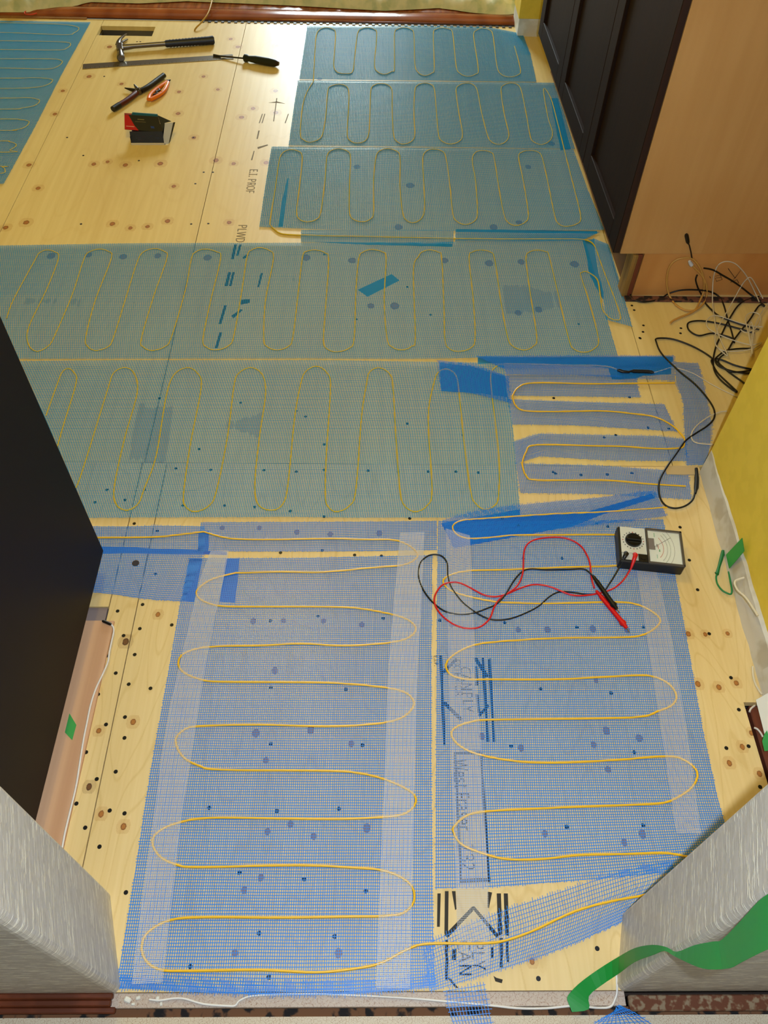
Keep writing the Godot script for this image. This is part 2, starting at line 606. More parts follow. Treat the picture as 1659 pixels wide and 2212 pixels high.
	slab("wall_behind_cabinet", Vector3(1.75, -0.1, -2.9), Vector3(1.85, 2.45, -1.2), yellow)
	# yellow wall end beyond the cabinet, unpainted at the foot
	var pe := structure("wall_end", "yellow wall end beside the dark cabinet")
	var e1 := MB.new()
	e1.box(Vector3(0.665, 0.075, -4.20), Vector3(1.75, 2.45, -4.02))
	part("painted_wall", e1, yellow, pe)
	var e2 := MB.new()
	e2.box(Vector3(0.668, -0.01, -4.197), Vector3(1.75, 0.075, -4.022))
	part("plaster_foot", e2, spotted(Color(0.86, 0.85, 0.82), Color(0.80, 0.78, 0.73), 0.02, 2.0, 0.85, 9), pe)
	# ceiling lamp of the kitchen: a warm opal bowl
	var lamp := thing("ceiling_lamp", "warm opal bowl lamp on the kitchen ceiling", "lamp", Vector3(-0.5, 2.45, -2.2))
	var lb := MB.new()
	lb.tube(q3([0, 0, 0, 0, -0.03, 0]), [0.09, 0.09], 20)
	part("base", lb, flat(Color(0.8, 0.7, 0.5), 0.3, 0.8), lamp)
	var bowl := MB.new()
	bowl.tube(q3([0, -0.03, 0, 0, -0.06, 0, 0, -0.10, 0, 0, -0.125, 0, 0, -0.13, 0]), [0.15, 0.15, 0.12, 0.06, 0.01], 24)
	var glow := StandardMaterial3D.new()
	glow.albedo_color = Color(0.95, 0.9, 0.8)
	glow.emission_enabled = true
	glow.emission = Color(1.0, 0.80, 0.46)
	glow.emission_energy_multiplier = 1.5
	part("shade", bowl, glow, lamp)
	var om := OmniLight3D.new()
	om.name = "lamp_light"
	om.position = Vector3(0, -0.20, 0)
	om.light_color = Color(1.0, 0.88, 0.34)
	om.light_energy = 1.16
	om.light_size = 0.12
	om.omni_range = 12.0
	om.shadow_enabled = true
	lamp.add_child(om)

func jamb(b: MB, x: float, xn: float, side: float, zf: float) -> void:      # a 13 cm wall that ends at x on its far face and at xn on its near one, its corners rounded, running away to one side
	var far := 2.45 if side > 0.0 else -3.25
	var poly := PackedVector2Array()
	var r := 0.012
	for i in 5:
		var a := PI / 2.0 * i / 4.0
		poly.append(Vector2(x + side * (r - r * sin(a)), zf + r - r * cos(a)))
	poly.insert(0, Vector2(far, zf))
	for i in 5:
		var a := PI / 2.0 * i / 4.0
		poly.append(Vector2(xn + side * (r - r * cos(a)), -0.205 - r + r * sin(a)))
	poly.append(Vector2(far, -0.205))
	var cw := Geometry2D.is_polygon_clockwise(poly)
	for i in poly.size():
		var a := poly[i]
		var c := poly[(i + 1) % poly.size()]
		var d := c - a
		var nn := (Vector3(d.y, 0, -d.x) if not cw else Vector3(-d.y, 0, d.x)).normalized()
		b.quad(Vector3(a.x, -0.002, a.y), Vector3(c.x, -0.002, c.y), Vector3(c.x, 2.45, c.y), Vector3(a.x, 2.45, a.y), nn)
	var t := Geometry2D.triangulate_polygon(poly)
	for i in range(0, t.size(), 3):
		b.tri(Vector3(poly[t[i]].x, -0.002, poly[t[i]].y), Vector3(poly[t[i + 1]].x, -0.002, poly[t[i + 1]].y), Vector3(poly[t[i + 2]].x, -0.002, poly[t[i + 2]].y), Vector3.DOWN)
		b.tri(Vector3(poly[t[i]].x, 2.45, poly[t[i]].y), Vector3(poly[t[i + 1]].x, 2.45, poly[t[i + 1]].y), Vector3(poly[t[i + 2]].x, 2.45, poly[t[i + 2]].y), Vector3.UP)

# ---------------------------------------------------------------- plywood floor
func plywood() -> void:
	var kn := []      # knots and filled spots: x, z, radius, kind
	var put := func(a: Array, r: float, kind: int) -> void:
		for i in range(0, a.size(), 2): kn.append([a[i], a[i + 1], r * rng.randf_range(0.85, 1.2), kind])
	put.call([-0.4737, -0.9476, -0.4832, -0.692, -0.5495, -0.6728, -0.5102, -0.5052, -0.4634, -0.4817, 0.7202, -0.903, 0.7587, -0.902, 0.8098, -0.9046, 0.7965, -0.783, 0.7122, -0.7806, 0.7556, -0.7731, 0.7975, -0.67, 0.7697, -0.6401, 0.7338, -0.6061, 0.7889, -0.5843, 0.2908, -0.2518], 0.0049, 0)
	put.call([-0.5333, -0.878, -0.5445, -0.5578], 0.006, 1)
	put.call([-0.2577, -0.9319, -0.1903, -0.9334, -0.1007, -0.9326, -0.0141, -0.9235, -0.2006, -0.8095, -0.2288, -0.6684, -0.1163, -0.6755, -0.0329, -0.646, -0.2032, -0.6111, -0.1748, -1.181, -0.0934, -1.1746, 0.0261, -1.1783, -0.1891, -0.4721, -0.146, -0.4858, -0.1007, -0.4635, -0.0006, -0.4788, -0.2228, -0.3688, -0.1943, -0.3902, -0.0477, -0.2658, -0.2288, -0.2664, 0.4949, -0.6745, 0.5602, -0.6586, 0.4639, -0.6447, 0.3137, -0.6376, 0.4927, -0.7886, 0.4035, -0.9123, 0.3376, -0.912, 0.5065, -0.9151, 0.5838, -0.9131, 0.3404, -0.4682, 0.4905, -0.4519, 0.5282, -0.4672, 0.4843, -0.5926, -0.2671, -1.1929, -0.3572, -1.1922, 0.2352, -0.6621, 0.1881, -0.9232], 0.0062, 2)
	put.call([-1.2558, -2.8478, -1.0222, -2.8608, -0.9748, -2.8784, -0.9062, -2.8575, -0.7793, -2.8708, -1.1831, -2.6938, -0.7068, -2.7184, -0.5104, -2.8783, -0.578, -2.8994, -0.3913, -2.8882, -1.2297, -2.4492, -1.1699, -2.4807, -0.879, -2.4792, -0.7576, -2.4656, -0.6957, -2.5001, -0.4854, -2.4967, -1.1881, -3.5545, -0.7114, -3.5719, -1.2676, -3.4238, -0.7941, -3.4322, -0.7707, -3.2495, -0.3978, -3.4541, -0.4775, -3.301, -0.5166, -3.2276, -0.3839, -3.2697, -0.3253, -3.5859, -0.6374, -3.458, -1.2531, -3.23, -0.6366, -3.9416, -0.5971, -3.8622, -0.4215, -3.8786, -0.3236, -3.8637, -1.1599, -3.8398, -0.6828, -3.0629, -0.8136, -2.4561, -0.9167, -3.2036, -1.0409, -3.493], 0.0085, 0)
	put.call([-1.0401, -2.2935, -0.9219, -2.3011, -0.8077, -2.2934, -0.6962, -2.3008, -0.5325, -2.2941, -0.2124, -2.3008, -0.0603, -2.2888, 0.2439, -2.2951, 0.3879, -2.2829, 0.4957, -2.2927, 0.6705, -2.2837, 0.0013, -2.0553, 0.076, -2.0566, 0.4567, -2.0296, 0.5221, -2.0465, 0.697, -3.0587, 0.587, -2.886, 0.1413, -2.7467, 0.5127, -2.5201, 0.4215, -2.4901, 0.0948, -2.4825, -0.0535, -2.8683, -0.2204, -3.5684], 0.012, 2)
	var nx := -0.90; var nz := -1.42; var fx := -2.4; var fz := -4.22
	var near := ply_material(nx, nz, 1.80, 1.24, ply(nx, nz, 1.80, 1.24, 0.001, kn, 31, Color(0.89, 0.79, 0.57), Color(0.80, 0.67, 0.42)), 0.55)
	var far := ply_material(fx, fz, 4.1, 2.84, ply(fx, fz, 4.1, 2.84, 0.0021, kn, 57, Color(0.89, 0.80, 0.55), Color(0.78, 0.65, 0.38), [[-0.4343, -1.5872, -0.2934, -1.4937], [-0.6382, -1.6204, -0.5226, -1.4009], [-0.8421, -2.0969, -0.6357, -2.017], [0.4152, -2.1678, 0.631, -2.0215], [-0.2979, -2.2266, -0.1578, -2.0866], [-1.0942, -2.1038, -0.8748, -2.0172]], 1), 0.42)
	far.metallic_specular = 0.4
	var f := structure("floor", "plywood subfloor of butted sheets")
	var under := MB.new()
	under.box(Vector3(-3.2, -0.10, -4.24), Vector3(2.4, -0.075, -0.171))
	part("subfloor", under, flat(Color(0.16, 0.11, 0.08), 0.9), f)
	var g := 0.0011
	var sheets := {}
	# [name, material, rectangles x0 z0 x1 z1]
	for s in [
		["a", far, [[-2.4, -4.125, -1.24 - g, -1.402 - g]]],
		["b", far, [[-1.24 + g, -4.125, -0.582 - g, -4.055], [-1.24 + g, -4.055, -0.992, -3.955, 1], [-0.992, -4.055, -0.582 - g, -3.955], [-1.24 + g, -3.955, -0.582 - g, -1.402 - g]]],
		["c", far, [[-0.582 + g, -4.125, 0.799 - g, -1.402 - g]]],
		["d", far, [[0.799 + g, -4.0, 1.69, -1.402 - g]]],
		["e", near, [[-0.524 + g, -1.402 + g, 0.80, -0.207], [0.80, -1.402 + g, 0.868, -0.738]]],
		["f", near, [[-0.587 + g, -1.402 + g, -0.524 - g, -0.33]]],
		["g", near, [[-0.89, -1.402 + g, -0.587 - g, -0.967]]]]:
		var b := MB.new()
		for r in s[2]:
			if r.size() > 4: continue
			b.box(Vector3(r[0], -0.018, r[1]), Vector3(r[2], 0.0, r[3]))
		sheets[s[0]] = part("plywood_sheet", b, s[1], f)
	# heating duct opening near the nosing, sheet-metal boot below
	var duct := thing("floor_vent_opening", "open sheet metal duct in the rectangular hole in the plywood", "vent", Vector3(-1.116, 0, -4.005))
	var bo := MB.new()
	var metal := flat(Color(0.42, 0.40, 0.38), 0.45, 0.7)
	bo.box(Vector3(-0.122, -0.074, -0.05), Vector3(-0.120, -0.019, 0.05))
	bo.box(Vector3(0.120, -0.074, -0.05), Vector3(0.122, -0.019, 0.05))
	bo.box(Vector3(-0.122, -0.074, -0.05), Vector3(0.122, -0.019, -0.048))
	bo.box(Vector3(-0.04, -0.074, -0.048), Vector3(0.12, -0.06, 0.048))
	part("duct_boot", bo, metal, duct)
	var fo := MB.new()
	for i in 9: fo.quad(Vector3(-0.03 + 0.016 * i, -0.05 + 0.008 * (i % 2), -0.045), Vector3(-0.014 + 0.016 * i, -0.042 - 0.008 * (i % 2), -0.045), Vector3(-0.014 + 0.016 * i, -0.035 - 0.006 * (i % 2), 0.046), Vector3(-0.03 + 0.016 * i, -0.045 + 0.006 * (i % 2), 0.046))
	part("foil_lining", fo, flat(Color(0.75, 0.74, 0.72), 0.25, 0.9), duct)
	# screws: dark countersunk heads
	var dot := MB.new()
	dot.tube(q3([0, -0.001, 0, 0, 0.0003, 0]), [0.0042, 0.0042], 10)
	var ring := MB.new()
	ring.tube(q3([0, -0.0006, 0, 0, 0.0006, 0]), [0.0018, 0.0018], 4)
	dot.v.append_array(ring.v)
	var base := dot.n.size()
	dot.n.append_array(ring.n); dot.uv.append_array(ring.uv)
	for i in ring.ix: dot.ix.append(i + base)
	var head := dot.mesh()
	var sm := flat(Color(0.13, 0.13, 0.14), 0.4, 0.6)
	var near_screws := q2([-0.5124, -0.973, -0.5076, -0.9106, -0.4383, -0.9203, -0.5073, -0.8462, -0.5073, -0.776, -0.4597, -0.7666, -0.5013, -0.702, -0.4938, -0.6571, -0.498, -0.5873, -0.4947, -0.5113, -0.4653, -0.506, -0.5004, -0.4445, -0.4362, -0.3646, 0.7716, -1.2025, 0.7712, -1.1039, 0.7708, -1.0199, 0.7685, -0.9032, 0.7886, -0.795, 0.7854, -0.7211, 0.7835, -0.6411, 0.7364, -0.6371, 0.7829, -0.5572, 0.4087, -0.2709, 0.2988, -0.2248, -0.3044, -0.5165, -0.1734, -0.5103, -0.0538, -0.5147, -0.2342, -0.3983, -0.1141, -0.3868, -0.0006, -0.366, -0.1887, -0.297, -0.055, -0.2914, -0.166, -0.2286, -0.3032, -0.2453, -0.1956, -0.6448, -0.0093, -0.6421, -0.0459, -0.7655, -0.2055, -0.7694, 0.0349, -0.9393, -0.2193, -0.9321, -0.1127, -0.9446, -0.1106, -1.1262, -0.2098, -1.1188, -0.0327, -1.1133, 0.0315, -1.111, 0.1626, -0.935, 0.3091, -0.9297, 0.4714, -0.9185, 0.6228, -0.9192, 0.3707, -0.7677, 0.5205, -0.7585, 0.2941, -0.6405, 0.5446, -0.6281, 0.5332, -0.4828, 0.3848, -0.4803, 0.3708, -1.1066, 0.4645, -1.1072, -0.5129, -1.1812, -0.4968, -1.0561, -0.4628, -1.2605, -0.3594, -1.2614, -0.2842, -1.2576, -0.1947, -1.2452, -0.1101, -1.2285, -0.4983, -1.3821, -0.4084, -1.3783, -0.2713, -1.3781, -0.1875, -1.3742, -0.1161, -1.3812, -0.0021, -1.3792, 0.0759, -1.3768, 0.154, -1.3776, 0.2263, -1.3783, 0.2839, -1.3757, 0.4853, -1.3746, 0.5512, -1.3705, 0.6205, -1.3727, 0.6858, -1.3781, 0.3323, -1.2263, 0.592, -1.2039, 0.3704, -1.205, 0.4799, -1.3793, 0.5669, -1.2123, 0.102, -1.2244])
	for p in near_screws: screw(head, sm, p, sheets["e"])
	for p in q2([-0.5402, -0.8929, -0.5397, -0.8018, -0.5655, -0.9556, -0.5729, -1.2033, -0.537, -0.6858, -0.5323, -0.5725, -0.5677, -0.8426, -0.567, -0.7525, -0.5649, -0.627, -0.5614, -0.5246, -0.5346, -0.4792, -0.5667, -1.3103, -0.6093, -1.277]): screw(head, sm, p, sheets["f"])
	for p in q2([-0.6353, -1.0553, -0.6607, -1.3094, -0.6823, -1.2689]): screw(head, sm, p, sheets["g"])
	for p in q2([0.6349, -1.5043, 0.7622, -1.542, 0.8189, -1.5392, 0.8204, -2.0701, 0.8374, -1.9742, 0.8153, -1.9136, -0.1523, -2.3174, 0.1185, -2.1502, 0.1865, -2.0137, -0.1195, -1.4705, 0.1041, -1.5498, 0.2529, -1.5085, 0.5182, -1.6538, -0.2006, -1.5937, -0.3559, -1.6241, -0.4478, -1.4504, -0.5816, -1.6394, -0.0408, -1.9877, 0.6679, -1.5132, 0.7342, -1.6604, 0.9435, -1.9392, -0.174, -1.5728, 0.6386, -1.9774]): screw(head, sm, p, sheets["c"])
	for p in q2([0.8233, -2.0474, 0.8298, -1.9438, 0.8143, -1.9157, 0.9504, -1.9631]): screw(head, sm, p, sheets["d"])
	for p in q2([-1.0721, -2.9183, -0.8607, -2.8881, -1.1621, -3.0484, -0.6828, -3.0629, -0.9826, -2.4741, -0.6113, -2.4827, -0.5536, -2.4868, -0.6117, -2.8144, -0.6314, -2.7357, -0.578, -2.8153, -0.6746, -3.7712, -1.1247, -3.5568, -1.0479, -3.8961, -1.0336, -3.8967]): screw(head, sm, p, sheets["b"])
	# knife line of the pipe hole left of the mats
	var hole := MB.new()
	hole.tube(lift(q2([-0.5484, -1.0858]), 0.0)+lift(q2([-0.5484, -1.0858]), 0.0012), [0.0085, 0.0085], 14)
	part("filled_hole", hole, flat(Color(0.18, 0.15, 0.17), 0.8), sheets["f"])
	# black mill stamps
	var ink := flat(Color(0.17, 0.15, 0.12), 0.8)
	var faded := flat(Color(0.46, 0.40, 0.29), 0.8)
	stamp(sheets["e"], ink, [0.1635, -0.8476, 0.1607, -0.6423, 0.1573, -0.8475, 0.155, -0.6423, 0.2557, -0.8422, 0.2504, -0.6503, 0.2494, -0.84, 0.2447, -0.6503, 0.2698, -0.84, 0.2628, -0.6503, 0.2635, -0.8378, 0.2571, -0.6503], 0)
	strips(sheets["e"], ink, [[0.1568, -0.7354, 0.1648, -0.7386, 0.1995, -0.6993, 0.1924, -0.6952], [0.1594, -0.8062, 0.1662, -0.803, 0.1984, -0.8364, 0.1915, -0.8398], [0.2311, -0.8399, 0.2394, -0.8422, 0.2621, -0.7978, 0.2557, -0.7934], [0.2311, -0.7076, 0.2345, -0.7025, 0.257, -0.7273, 0.2536, -0.7325], [0.2298, -0.7546, 0.2357, -0.7546, 0.2373, -0.7127, 0.2305, -0.7127], [0.2317, -0.8198, 0.2387, -0.8198, 0.2373, -0.776, 0.2302, -0.7738]])
	strips(sheets["e"], ink, [[0.1769, -0.6287, 0.2327, -0.6307, 0.2321, -0.6239, 0.1766, -0.6229], [0.1766, -0.6229, 0.1813, -0.6229, 0.1776, -0.3815, 0.1725, -0.3815], [0.2286, -0.6268, 0.2333, -0.6268, 0.2298, -0.3814, 0.2247, -0.3814], [0.1728, -0.3863, 0.2304, -0.3886, 0.2298, -0.3814, 0.1732, -0.3799]])
	strips(sheets["e"], ink, [[0.1305, -0.3618, 0.1365, -0.3618, 0.1321, -0.3065, 0.1271, -0.3065], [0.1443, -0.3657, 0.1511, -0.3657, 0.1464, -0.296, 0.1397, -0.2946], [0.1397, -0.2931, 0.1452, -0.2886, 0.1937, -0.3322, 0.1925, -0.3399], [0.1907, -0.3383, 0.196, -0.3406, 0.237, -0.2928, 0.2316, -0.2884], [0.2391, -0.3616, 0.2468, -0.3616, 0.2429, -0.2943, 0.2352, -0.2913], [0.2519, -0.3616, 0.2595, -0.3615, 0.255, -0.2913, 0.2477, -0.2928], [0.1401, -0.2857, 0.1459, -0.2857, 0.1424, -0.2226, 0.1376, -0.2226], [0.2374, -0.2884, 0.2431, -0.2883, 0.2387, -0.2419, 0.2338, -0.242], [0.2481, -0.2883, 0.2538, -0.2883, 0.25, -0.2505, 0.246, -0.2505], [0.157, -0.3657, 0.1638, -0.3657, 0.1637, -0.3353, 0.1611, -0.3338], [0.2224, -0.3648, 0.2308, -0.3632, 0.2226, -0.3367, 0.2202, -0.3383], [0.1516, -0.271, 0.1597, -0.271, 0.1587, -0.2536, 0.1506, -0.2537], [0.2204, -0.2737, 0.2253, -0.2737, 0.2238, -0.2563, 0.2189, -0.2563], [0.141, -0.2268, 0.1458, -0.2267, 0.1593, -0.2114, 0.1545, -0.2114], [0.2214, -0.2293, 0.2259, -0.2264, 0.2369, -0.2236, 0.2348, -0.218, 0.2238, -0.2209]])
	strips(sheets["c"], ink, [[-0.4528, -2.368, -0.4436, -2.3682, -0.4456, -2.2858, -0.4546, -2.2856], [-0.4359, -2.3683, -0.4283, -2.3685, -0.4326, -2.3064, -0.4402, -2.3062], [-0.4559, -2.216, -0.447, -2.2162, -0.4494, -2.1441, -0.4596, -2.1439], [-0.4426, -2.2163, -0.4352, -2.2164, -0.4378, -2.1443, -0.4451, -2.1442], [-0.45, -2.0471, -0.4415, -2.0473, -0.4484, -1.959, -0.4567, -1.9588], [-0.4494, -1.9205, -0.4412, -1.9206, -0.4465, -1.8498, -0.4547, -1.8497], [-0.418, -2.2965, -0.4074, -2.312, -0.3978, -2.3071, -0.414, -2.2865], [-0.422, -1.9986, -0.3971, -2.0301, -0.3909, -2.0258, -0.415, -1.9856], [-0.3518, -2.2132, -0.3444, -2.2134, -0.35, -2.1413, -0.3558, -2.1411], [-0.4016, -2.0753, -0.3734, -2.0804, -0.3717, -2.0621, -0.3993, -2.0526]])
	strips(sheets["c"], faded, [[-0.4365, -3.2566, -0.4328, -3.2567, -0.4392, -3.1819, -0.4428, -3.1818], [-0.4273, -3.2569, -0.4236, -3.257, -0.4283, -3.1822, -0.4319, -3.1821], [-0.4395, -3.1237, -0.4341, -3.1238, -0.4357, -3.0598, -0.441, -3.0597], [-0.4434, -2.97, -0.44, -2.9701, -0.4425, -2.9032, -0.4476, -2.9031], [-0.4319, -2.9976, -0.395, -3.0193, -0.3927, -3.0125, -0.429, -2.984], [-0.4181, -3.3496, -0.3852, -3.3625, -0.3501, -3.344, -0.3844, -3.3507], [-0.3892, -3.39, -0.3854, -3.3902, -0.384, -3.1984, -0.3877, -3.1983], [-0.3333, -3.2599, -0.3296, -3.26, -0.3374, -3.1851, -0.3411, -3.185]])
	lettering(sheets["e"], "CANPLY", ink, [0.2115, -0.8197][0], [0.2115, -0.8197][1], 0.030)
	lettering(sheets["e"], "EXTERIOR", ink, [0.1944, -0.8375][0], [0.1944, -0.8375][1], 0.020)
	lettering(sheets["e"], "West Fraser", ink, [0.1863, -0.6133][0], [0.1863, -0.6133][1], 0.038, 0.70)
	lettering(sheets["e"], "732", ink, [0.1883, -0.4497][0], [0.1883, -0.4497][1], 0.034, 0.9)
	lettering(sheets["e"], "CAN", ink, [0.1721, -0.2856][0], [0.1721, -0.2856][1], 0.030)
	lettering(sheets["e"], "PLY", ink, [0.1968, -0.2855][0], [0.1968, -0.2855][1], 0.030)
	lettering(sheets["e"], "E.I.P.", ink, [0.1492, -0.8464][0], [0.1492, -0.8464][1], 0.012)
	lettering(sheets["c"], "E.I. PROF", faded, [-0.4317, -2.8417][0], [-0.4317, -2.8417][1], 0.040)
	lettering(sheets["c"], "PLWD", faded, [-0.4367, -2.484][0], [-0.4367, -2.484][1], 0.040)

func screw(head: Mesh, m: Material, p: Vector2, sheet: Node3D) -> void:
	var o := part("screw", head, m, sheet)
	o.position = Vector3(p.x, 0, p.y)

func stamp(sheet: Node3D, ink: Material, a: Array, _k: int) -> void:      # bars given by two pairs of ends
	var p := q2(a)
	for i in range(0, p.size(), 4):
		var b := MB.new()
		b.prism(PackedVector2Array([p[i], p[i + 2], p[i + 3], p[i + 1]]), 0.0, 0.00025)
		part("ink_bar", b, ink, sheet)

func strips(sheet: Node3D, ink: Material, list: Array) -> void:
	for a in list:
		var b := MB.new()
		b.prism(q2(a), 0.0, 0.00025)
		part("ink_bar", b, ink, sheet)

func lettering(sheet: Node3D, words: String, ink: Material, x: float, z: float, size: float, narrow := 1.0) -> void:      # printed letters that read towards the doorway
	var t := TextMesh.new()
	var f := SystemFont.new()
	f.font_names = PackedStringArray(["Droid Sans"])
	t.font = f
	t.text = words
	t.font_size = 32
	t.pixel_size = size / 32.0
	t.depth = 0.0003
	t.horizontal_alignment = HORIZONTAL_ALIGNMENT_LEFT
	var o := part("printed_letters", t, ink, sheet)
	o.transform = Transform3D(Basis(Vector3(0, 0, narrow), Vector3(1, 0, 0), Vector3(0, 1, 0)), Vector3(x, 0.0002, z))

# ---------------------------------------------------------------- refrigerator, cabinet
func large_things() -> void:
	var fr := thing("refrigerator", "tall glossy dark brown refrigerator side beside the wallpapered doorway", "refrigerator", Vector3(-0.607, 0, -1.09))
	var b := MB.new()
	b.cbox(Vector3(-0.70, 0.05, 0.0), Vector3(0.0, 1.80, 0.70), 0.012)
	part("body", b, spotted(Color(0.12, 0.085, 0.08), Color(0.105, 0.075, 0.07), 0.3, 8.0, 0.5, 4), fr)
	(fr.get_child(0) as MeshInstance3D).material_override.metallic_specular = 0.25
	for s in [[-0.64, 0.05], [-0.64, 0.62], [-0.06, 0.05], [-0.06, 0.62]]:
		var l := MB.new()
		l.tube(q3([s[0], 0.0, s[1], s[0], 0.052, s[1]]), [0.016, 0.016], 10)
		part("foot", l, flat(Color(0.05, 0.05, 0.05), 0.6), fr)
	var pb := MB.new()
	pb.cbox(Vector3(-0.665, -0.018, -0.928), Vector3(-0.566, 0.006, -0.346), 0.0015)
	solid("wood_board", "pinkish fir board lying beside the foot of the refrigerator", "board", pb, wood(Color(0.82, 0.65, 0.51), Color(0.73, 0.55, 0.41), Vector3(2.5, 2.5, 0.35), 0.7, 21))
	var sc := MB.new()
	sc.cbox(Vector3(-0.655, -0.018, -0.966), Vector3(-0.590, -0.002, -0.930), 0.001)
	solid("felt_strip", "small grey strip at the far end of the fir board", "strip", sc, flat(Color(0.52, 0.46, 0.45), 0.9))
	# base cabinet: dark shaker doors towards the room, bare birch side towards the doorway
	var c := thing("base_cabinet", "kitchen cabinet with dark brown shaker doors and a bare birch plywood side", "cabinet", Vector3(0.732, 0, -2.115), deg_to_rad(1.35))
	var dark := wood(Color(0.16, 0.10, 0.065), Color(0.13, 0.08, 0.055), Vector3(4, 0.4, 4), 0.6, 23)
	dark.metallic_specular = 0.2
	var edge := wood(Color(0.20, 0.085, 0.05), Color(0.13, 0.055, 0.035), Vector3(4, 0.4, 4), 0.5, 24)
	var birch := ply_side()
	var carc := MB.new()
	carc.box(Vector3(0.021, 0.155, -1.58), Vector3(0.62, 0.90, -0.019))
	part("carcass", carc, dark, c)
	var sp := MB.new()
	sp.cbox(Vector3(0.021, 0.155, -0.018), Vector3(0.62, 0.90, 0.0), 0.0008)
	part("side_panel", sp, birch, c)
	var zs := [-0.002, -0.515, -1.03, -1.55]
	for i in 3:
		var z1: float = zs[i] - 0.002
		var z0: float = zs[i + 1] + 0.002
		var d := MB.new()      # stiles and rails round a recessed panel
		d.cbox(Vector3(0.0, 0.155, z0), Vector3(0.02, 0.895, z0 + 0.07), 0.0015)
		d.cbox(Vector3(0.0, 0.155, z1 - 0.07), Vector3(0.02, 0.895, z1), 0.0015)
		d.cbox(Vector3(0.0, 0.155, z0 + 0.07), Vector3(0.02, 0.225, z1 - 0.07), 0.0015)
		d.cbox(Vector3(0.0, 0.825, z0 + 0.07), Vector3(0.02, 0.895, z1 - 0.07), 0.0015)
		var dn := part("door", d, dark, c)
		var pn := MB.new()
		pn.box(Vector3(0.011, 0.22, z0 + 0.065), Vector3(0.018, 0.83, z1 - 0.065))
		part("door_panel", pn, dark, dn)
		var ed := MB.new()
		ed.box(Vector3(0.0015, 0.157, z1 - 0.0005), Vector3(0.0195, 0.893, z1 + 0.0012))
		part("edge_banding", ed, edge, dn)
	var tp := MB.new()
	tp.cbox(Vector3(-0.02, 0.90, -1.60), Vector3(0.66, 0.93, 0.02), 0.004)
	part("worktop", tp, flat(Color(0.45, 0.40, 0.34), 0.4), c)
	var kb := MB.new()
	kb.cbox(Vector3(0.080, 0.0, -1.55), Vector3(0.098, 0.155, -0.02), 0.001)
	part("toe_kick", kb, wood(Color(0.55, 0.38, 0.18), Color(0.42, 0.28, 0.13), Vector3(2, 2, 0.4), 0.7, 25), c)
	var sb := MB.new()
	sb.cbox(Vector3(0.098, 0.0, -0.018), Vector3(0.66, 0.152, -0.004), 0.001)
	part("base_board", sb, wood(Color(0.84, 0.60, 0.32), Color(0.74, 0.48, 0.22), Vector3(0.5, 3, 3), 0.6, 26), c)
	var bk := MB.new()
	bk.cbox(Vector3(0.062, 0.0, -0.05), Vector3(0.078, 0.152, 0.006), 0.001)
	part("base_block", bk, wood(Color(0.72, 0.56, 0.26), Color(0.48, 0.34, 0.14), Vector3(3, 3, 3), 0.7, 27), c)
	var be := MB.new()
	be.cbox(Vector3(0.0785, 0.0, -0.05), Vector3(0.092, 0.152, 0.004), 0.001)
	part("block_edge", be, wood(Color(0.52, 0.26, 0.12), Color(0.38, 0.17, 0.07), Vector3(3, 0.6, 3), 0.7, 28), c)
	# carpenter's pencil marks on the base board
	for a in [[1.1041, 0.1003, -2.1266, 1.1384, 0.0651, -2.1266, 1.1452, 0.0942, -2.1266, 1.137, 0.0651, -2.1266, 1.1295, 0.0495, -2.1266, 1.1461, 0.0601, -2.1266, 1.1569, 0.0464, -2.1266], [1.0738, 0.071, -2.1266, 1.0879, 0.0764, -2.1266, 1.0996, 0.0594, -2.1266, 1.0846, 0.0523, -2.1266, 1.0761, 0.0642, -2.1266, 1.0923, 0.0679, -2.1266], [1.0564, 0.0708, -2.1266, 1.0616, 0.064, -2.1266]]:
		var pm := MB.new()
		pm.tube(q3(a), 0.0009, 4)
		var po := part("pencil_mark", pm, flat(Color(0.20, 0.11, 0.06), 0.9), c)
		po.transform = c.transform.affine_inverse()
	var gs := MB.new()
	gs.cbox(Vector3(0.802, 0.0, -2.112), Vector3(1.69, 0.007, -2.088), 0.0015)
	solid("edge_strip", "dark reddish strip of old flooring along the cabinet base", "strip", gs, spotted(Color(0.44, 0.27, 0.19), Color(0.12, 0.07, 0.06), 0.035, 2.0, 0.8, 14, 0.5, 0.62))
	var pl := MB.new()
	pl.cbox(Vector3(0.775, 0.0, -1.402), Vector3(0.862, 0.004, -1.372), 0.001)
	solid("shim_strip", "thin tan shim on the plywood beside the yellow wall corner", "strip", pl, flat(Color(0.74, 0.64, 0.46), 0.8))

func ply_side() -> StandardMaterial3D:
	var f := grain(512, 512, 0.05, 71, 512, 24)
	var g := grain(512, 512, 0.02, 72, 64, 64)
	var im := Image.create(512, 512, false, Image.FORMAT_RGB8)
	for i in 512 * 512:
		im.set_pixel(i % 512, i / 512, Color(0.84, 0.64, 0.38).lerp(Color(0.76, 0.54, 0.28), (f[i] * 0.35 + g[i] * 0.65) / 255.0))
	var m := StandardMaterial3D.new()
	m.albedo_texture = texture(im)
	m.roughness = 0.6
	m.uv1_triplanar = true
	m.uv1_world_triplanar = true
	m.uv1_scale = Vector3(1.0, 1.0, 1.0)
	return m

